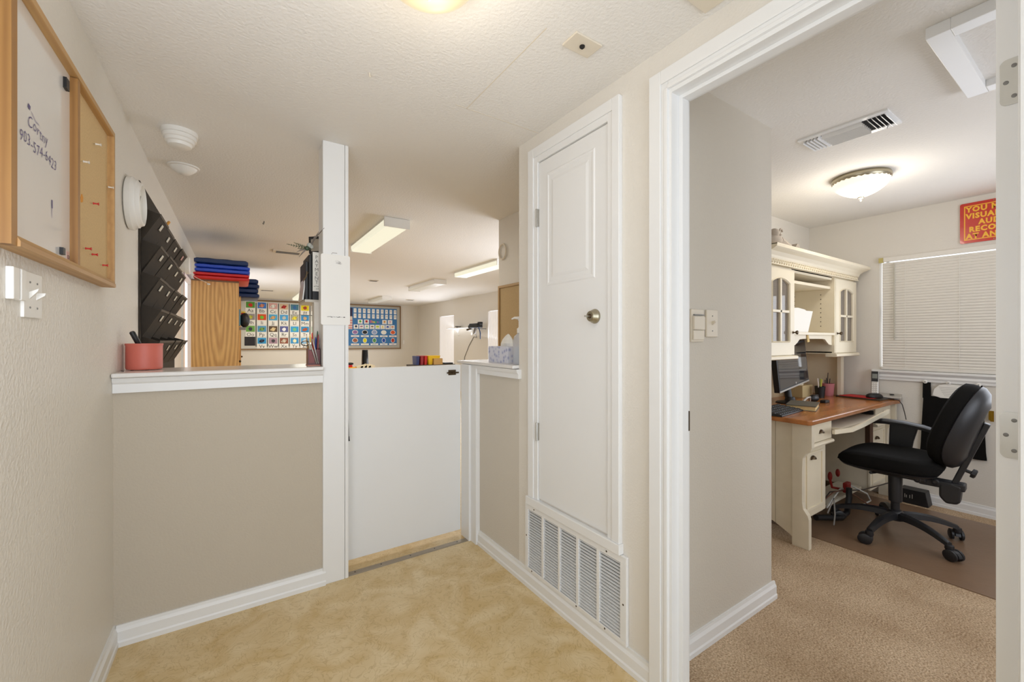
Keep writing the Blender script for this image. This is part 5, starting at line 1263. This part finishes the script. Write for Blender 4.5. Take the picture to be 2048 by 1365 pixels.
for i, (dx, dy, zt, colr, lb_) in enumerate(((-.02, 0, .16, (60, 50, 44), 'dark pencil'), (.025, .01, .205, (70, 60, 55), 'thin tall stylus'), (.035, 0, .15, (40, 40, 44), 'black pen'), (.0, .02, .14, (50, 45, 40), 'short dark pencil'))):
    o = obj('pencil', B().tube([(4.488 + dx * .3, 1.572 + dy, ZD + .014), (4.488 + dx * 1.4, 1.572 + dy, ZD + zt)], [.004, .0035], 6), mat('pcl_%d' % i, colr, .5, var=0)); tag(o, lb_ + ' standing in the pink cup', 'pencil', 'pencils in the pink cup')
pk = thing('dark_pencil_cup', 'dark cup with green and yellow pens left of the pink cup', 'cup', (4.26, 1.55, ZD))
obj('cup', B().lathe([(.032, 0), (.040, .10), (.037, .10), (.03, .01), (0, .01)], c=(4.26, 1.55, ZD), n=20), BLACK, pk, smooth=True)
for i, (dx, zt, colr, lb_) in enumerate(((-.05, .17, (225, 222, 215), 'white pen'), (.0, .165, (150, 160, 60), 'yellow green pen'), (.022, .16, (205, 190, 60), 'yellow pen'))):
    o = obj('pen', B().tube([(4.26 + dx * .2, 1.55, ZD + .014), (4.26 + dx * 1.2, 1.545, ZD + zt)], .005, 6), mat('pg_%d' % i, colr, .4, var=0)); tag(o, lb_ + ' leaning in the dark desk cup', 'pen', 'pens in the dark cup')
mp_ = thing('mouse_tray', 'flat dark tray on the right part of the desk', 'tray', (4.55, 1.34, ZD))
obj('base', B().prism([(4.42, 1.185), (4.685, 1.16), (4.685, 1.46), (4.45, 1.50)], 'Z', ZD, ZD + .012), mat('tray_brown', (64, 54, 42), .4, var=.05), mp_, bevel=.002)
o = obj('red_mouse_pad', B().prism([(4.44, 1.235), (4.60, 1.225), (4.62, 1.45), (4.46, 1.48)], 'Z', ZD + .012, ZD + .016), mat('pad_red', (200, 32, 34), .6, var=.03)); tag(o, 'red mouse pad on the dark tray', 'mouse pad')
ms = thing('computer_mouse', 'black computer mouse on the red pad', 'mouse', (4.56, 1.26, ZD + .016))
obj('shell', B().rings([sring(0, 0, z, a, b_, 2.6, 20) for z, a, b_ in ((0, .030, .055), (.012, .033, .06), (.026, .028, .052), (.036, .016, .034), (.038, .006, .015))], M=T(4.505, 1.245, ZD + .0165) @ Rz(1.0) @ Matrix.Diagonal((1.05, 1.1, 1.0, 1))), BLACK, ms, smooth=True)
obj('cable', B().tube([(4.53, 1.205, ZD + .020), (4.548, 1.15, ZD + .017), (4.575, 1.105, ZD + .004), (4.60, 1.09, ZD - .03), (4.64, 1.085, ZD - .10), (4.66, 1.08, ZD - .16)], .0028, 6), BLACK, ms, smooth=True)
ph = thing('cordless_phone', 'silver cordless phone standing in its base near the sill', 'telephone', (4.61, 1.37, ZD + .012))
M = T(4.625, 1.245, ZD + .0135) @ Rz(math.radians(-80)) @ Matrix.Diagonal((1.08, 1.0, 1.08, 1))
obj('base', B().prism([(-.05, 0), (.05, 0), (.05, .030), (-.05, .016)], 'X', -.04, .13, M=M), SILVER, ph, bevel=.004)
obj('dial_button', B().lathe([(.014, .026), (.014, .030)], c=(.075, 0, 0), n=16, M=M), BLACK, ph)
H_ = M @ T(-.028, .005, .02) @ Rx(-.16)
hs_ = obj('handset', B().box(-.024, .024, -.010, .012, 0, .185, M=H_), SILVER, ph, bevel=.006)
obj('face', B().box(-.021, .021, -.0115, -.010, .10, .182, M=H_), BLACK, hs_); obj('display', B().box(-.016, .016, -.0122, -.0114, .125, .162, M=H_), mat('lcd', (125, 128, 120), .3, var=0), hs_)
b = B()
for r in range(5):
    for c in range(3): b.box(-.018 + c * .013, -.009 + c * .013, -.0122, -.010, .015 + r * .016, .025 + r * .016, M=H_)
obj('keypad', b, mat('keys_pale', (225, 222, 214), .4, var=0), hs_)

# under desk
o = thing('footrest', 'black tubular footrest under the desk', 'footrest', (3.6, 1.25, .01))
obj('tube', B().tube([(3.45, 1.28, .075), (3.72, 1.22, .03), (3.80, 1.21, .055), (3.84, 1.21, .16), (3.84, 1.21, .23)], .020, 10), BLACK, o, smooth=True)
RC = mat('red_cable', (150, 26, 18), .5, var=.05)
o = thing('red_clamps', 'red plastic clips standing on the cable ledge under the desk', 'clip', (3.85, 1.27, .2))
obj('clip', B().ell((3.84, 1.33, .285), .02, .015, .035), RC, o, smooth=True); obj('clip', B().ell((3.99, 1.33, .285), .018, .015, .032), RC, o, smooth=True)
obj('clip', B().box(3.90, 3.98, 1.24, 1.27, .165, .24), RC, o, bevel=.006); obj('stem', B().tube([(3.84, 1.33, .26), (3.85, 1.32, .20), (3.93, 1.28, .18)], .009, 6), RC, o)
o = obj('cable_ledge', B().box(3.55, 4.26, 1.26, 1.42, .125, .145), CREAMD); o.name = 'desk_ledge'; tag(o, 'white low ledge under the desk carrying tangled cables', 'ledge')
for i, (colr, pth, lb_) in enumerate((((200, 198, 190), [(3.55, 1.25, .13), (3.62, 1.24, .18), (3.85, 1.27, .20), (4.05, 1.26, .19), (4.18, 1.2, .12), (4.22, 1.19, .06), (4.18, 1.22, .03)], 'pale grey cable looping under the desk, thickest'),
        ((60, 50, 44), [(3.5, 1.25, .2), (3.75, 1.3, .19), (3.95, 1.27, .17), (4.15, 1.22, .15), (4.32, 1.17, .165), (4.5, 1.15, .16)], 'dark cable running right under the desk'),
        ((110, 70, 50), [(3.5, 1.28, .16), (3.7, 1.26, .21), (3.9, 1.26, .19), (4.1, 1.24, .10), (4.2, 1.2, .03), (4.3, 1.15, .02)], 'brown cable sagging to the carpet under the desk'),
        ((150, 146, 140), [(3.48, 1.22, .12), (3.50, 1.2, .2), (3.53, 1.2, .22), (3.55, 1.2, .1), (3.53, 1.2, .03)], 'grey cable loop beside the left pedestal'))):
    o = obj('loose_cable', B().tube(pth, .0045 if i else .006, 6), mat('cab_%d' % i, colr, .5, var=0), smooth=True); tag(o, lb_, 'cable')

# ---------- chair mat
o = obj('chair_mat', B().prism([(3.25, .12), (4.52, .12), (4.52, 1.50), (3.25, 1.50)], 'Z', .008, .0125), mat('mat_brown', (128, 102, 80), .3, var=.1, vscale=14, bump=.15, bscale=40)); tag(o, 'smoky brown translucent floor mat under the office chair', 'chair mat')

# ---------- office chair: local frame, +Y is the way it faces
CHA = 4.0
ch = thing('office_chair', 'black fabric office chair on a five star castor base', 'chair', (3.775, .93, .0125), rot=(0, 0, math.radians(CHA)), local=True)
CHP = mat('chair_plastic', (34, 34, 37), .42, var=.05, vscale=20)
obj('hub', B().lathe([(.045, .10), (.052, .125), (.045, .155), (.034, .165)], n=24), CHP, ch, smooth=True)
for k, deg in enumerate((99, 172, 240, 309, 26)):
    a = math.radians(deg - CHA); M = Rz(a)
    R = []
    for t in [i / 8 for i in range(9)]:
        x = .03 + .305 * t; zc = .135 - .045 * t ** 1.5 + .015 * math.sin(PI * t) ; hw = .030 - .012 * t; hh = .024 - .010 * t
        R.append([(x, hw, zc - hh), (x, hw * .8, zc + hh * .6), (x, 0, zc + hh), (x, -hw * .8, zc + hh * .6), (x, -hw, zc - hh), (x, 0, zc - hh * .8)])
    lg = obj('base_leg', B().rings(R, M=M), CHP, ch, smooth=True)
    sp_ = Rz(.6 + k * 1.3)
    Mc = M @ T(.335, 0, 0) @ sp_ @ Matrix.Diagonal((1.15, 1.15, 1, 1))
    b = B(); b.lathe([(.017, .055), (.020, .065), (.018, .085), (.010, .088)], n=12, M=Mc)
    b.prism([(-.03 + .034 * math.cos(t2) + .012, .030 + .034 * math.sin(t2)) for t2 in [PI * j / 8 for j in range(9)]], 'Y', -.011, .011, M=Mc)
    cs = obj('castor', b, CHP, ch, smooth=True)
    wb_ = B()
    for sgn in (-1, 1): wb_.lathe([(.024, 0), (.033, .003), (.033, .013), (.024, .017)], n=18, M=Mc @ T(-.018, sgn * .013, .0333) @ Rx(-sgn * PI / 2))
    obj('wheel', wb_, CHP, cs, smooth=True)
obj('gas_cylinder', B().lathe([(.024, .15), (.024, .22), (.036, .225), (.038, .40), (.034, .415), (.02, .42)], n=24), CHP, ch, smooth=True)
b = B(); b.box(-.07, .07, -.16, .12, .405, .445); b.box(-.045, .045, -.33, -.12, .385, .43)
mech = obj('tilt_mechanism', b, CHP, ch, bevel=.008)
for yy in (-.12, -.20):
    obj('pivot', B().lathe([(.020, 0), (.020, .006), (.012, .010), (.010, .006)], n=16, M=T(-.0705 if yy > -.16 else -.0455, yy, .418) @ Ry(-PI / 2)), CHP, mech, smooth=True)
obj('lever', B().tube([(.0, .06, .42), (-.14, .08, .425), (-.20, .09, .435)], [.006, .006, .010], 8), CHP, ch, smooth=True)
# seat: under-shell and cushion with waterfall front
obj('seat_shell', B().rings([sring(0, .03, .445, .20, .21, 3.2), sring(0, .03, .458, .235, .245, 3.4), sring(0, .03, .472, .245, .255, 3.6)]), CHP, ch, smooth=True)
R = []
for z, k in ((.466, .93), (.474, .985), (.492, 1.03), (.518, 1.045), (.540, 1.02), (.553, .95), (.558, .85)):
    r_ = []
    for (x, y, zz) in sring(0, .03, z, .245 * k, .258 * k, 3.3, 40):
        dz = -.035 * max(0, (y - .12) / .16) ** 2 * (1 if z > .5 else .25) + .012 * (abs(x) / .24) ** 2 * (1 if z > .53 else 0)
        r_.append((x, y, zz + dz))
    R.append(r_)
b = B(); b.rings(R[:-1] + [R[-1], [(x * .5, .03 + (y - .03) * .5, z * 0 + .557) for x, y, z in R[-1]]])
obj('seat_cushion', b, BLACKF, ch, smooth=True)
# J-bar and back carrier
obj('back_bracket', B().prism([(-.215, .415), (-.27, .43), (-.318, .415), (-.308, .315), (-.295, .298), (-.245, .293), (-.215, .33)], 'X', -.048, .048), CHP, ch, bevel=.012)
Mb = T(0, -.283, .425) @ Rx(.33)
obj('back_upright', B().box(-.028, .028, -.014, .016, -.02, .42, M=Mb), CHP, ch, bevel=.006)
obj('height_knob', B().lathe([(.010, 0), (.010, .025), (.028, .028), (.028, .045), (.020, .05)], n=10, M=Mb @ T(0, -.012, .10) @ Rx(PI / 2)), CHP, ch)
# egg-shaped backrest: cushion in front, plastic shell behind
def eggring(s, yy, puff=0):
    o = []
    for i in range(40):
        t = 2 * PI * i / 40; c, s_ = math.cos(t), math.sin(t)
        wv = .215 * (1 - .12 * s_) ; hv = .268
        x = wv * s * math.copysign(abs(c) ** .82, c); z = .355 + hv * s * math.copysign(abs(s_) ** .85, s_)
        o.append((x, yy + .055 * (abs(x) / .2) ** 2 + .03 * ((z - .30) / .28) ** 2 * (1 if z > .3 else .2), z))
    return o
obj('back_shell', B().rings([eggring(.60, -.045), eggring(.88, -.035), eggring(.985, -.012), eggring(1.0, .004), eggring(.97, .012)], M=Mb @ T(0, .045, 0)), CHP, ch, smooth=True)
obj('back_cushion', B().rings([eggring(.965, .010), eggring(1.0, .024), eggring(1.0, .045), eggring(.97, .080), eggring(.86, .102), eggring(.5, .110)], M=Mb @ T(0, .045, 0)), BLACKF, ch, smooth=True)
# single armrest on the far side
b = B(); b.rings([[(.285 + dx * w__, y + dy, z + dz) for dx, dy, dz in ((-1, 0, -.016), (1, 0, -.016), (1.05, 0, .003), (.6, 0, .016), (-.6, 0, .016), (-1.05, 0, .003))] for (y, z, w__) in ((.20, .708, .018), (.185, .716, .034), (.10, .724, .040), (0.0, .722, .042), (-.10, .708, .040), (-.155, .692, .032), (-.165, .688, .018))])
arm = obj('armrest', b, CHP, ch, smooth=True)
obj('arm_support', B().prism([(.08, .712), (-.075, .705), (-.05, .60), (-.035, .50), (-.03, .455), (.075, .455), (.085, .55)], 'X', .272, .300), CHP, arm, bevel=.008)
obj('arm_bracket', B().box(.10, .30, -.02, .07, .438, .452), CHP, arm)

# ================================================================== scale the survey units to metres
done = set()
for o in list(bpy.data.objects):
    o.location = o.location * S
    if o.type == 'MESH' and o.data.name not in done:
        done.add(o.data.name)
        for v in o.data.vertices: v.co = v.co * S
        o.data.update()
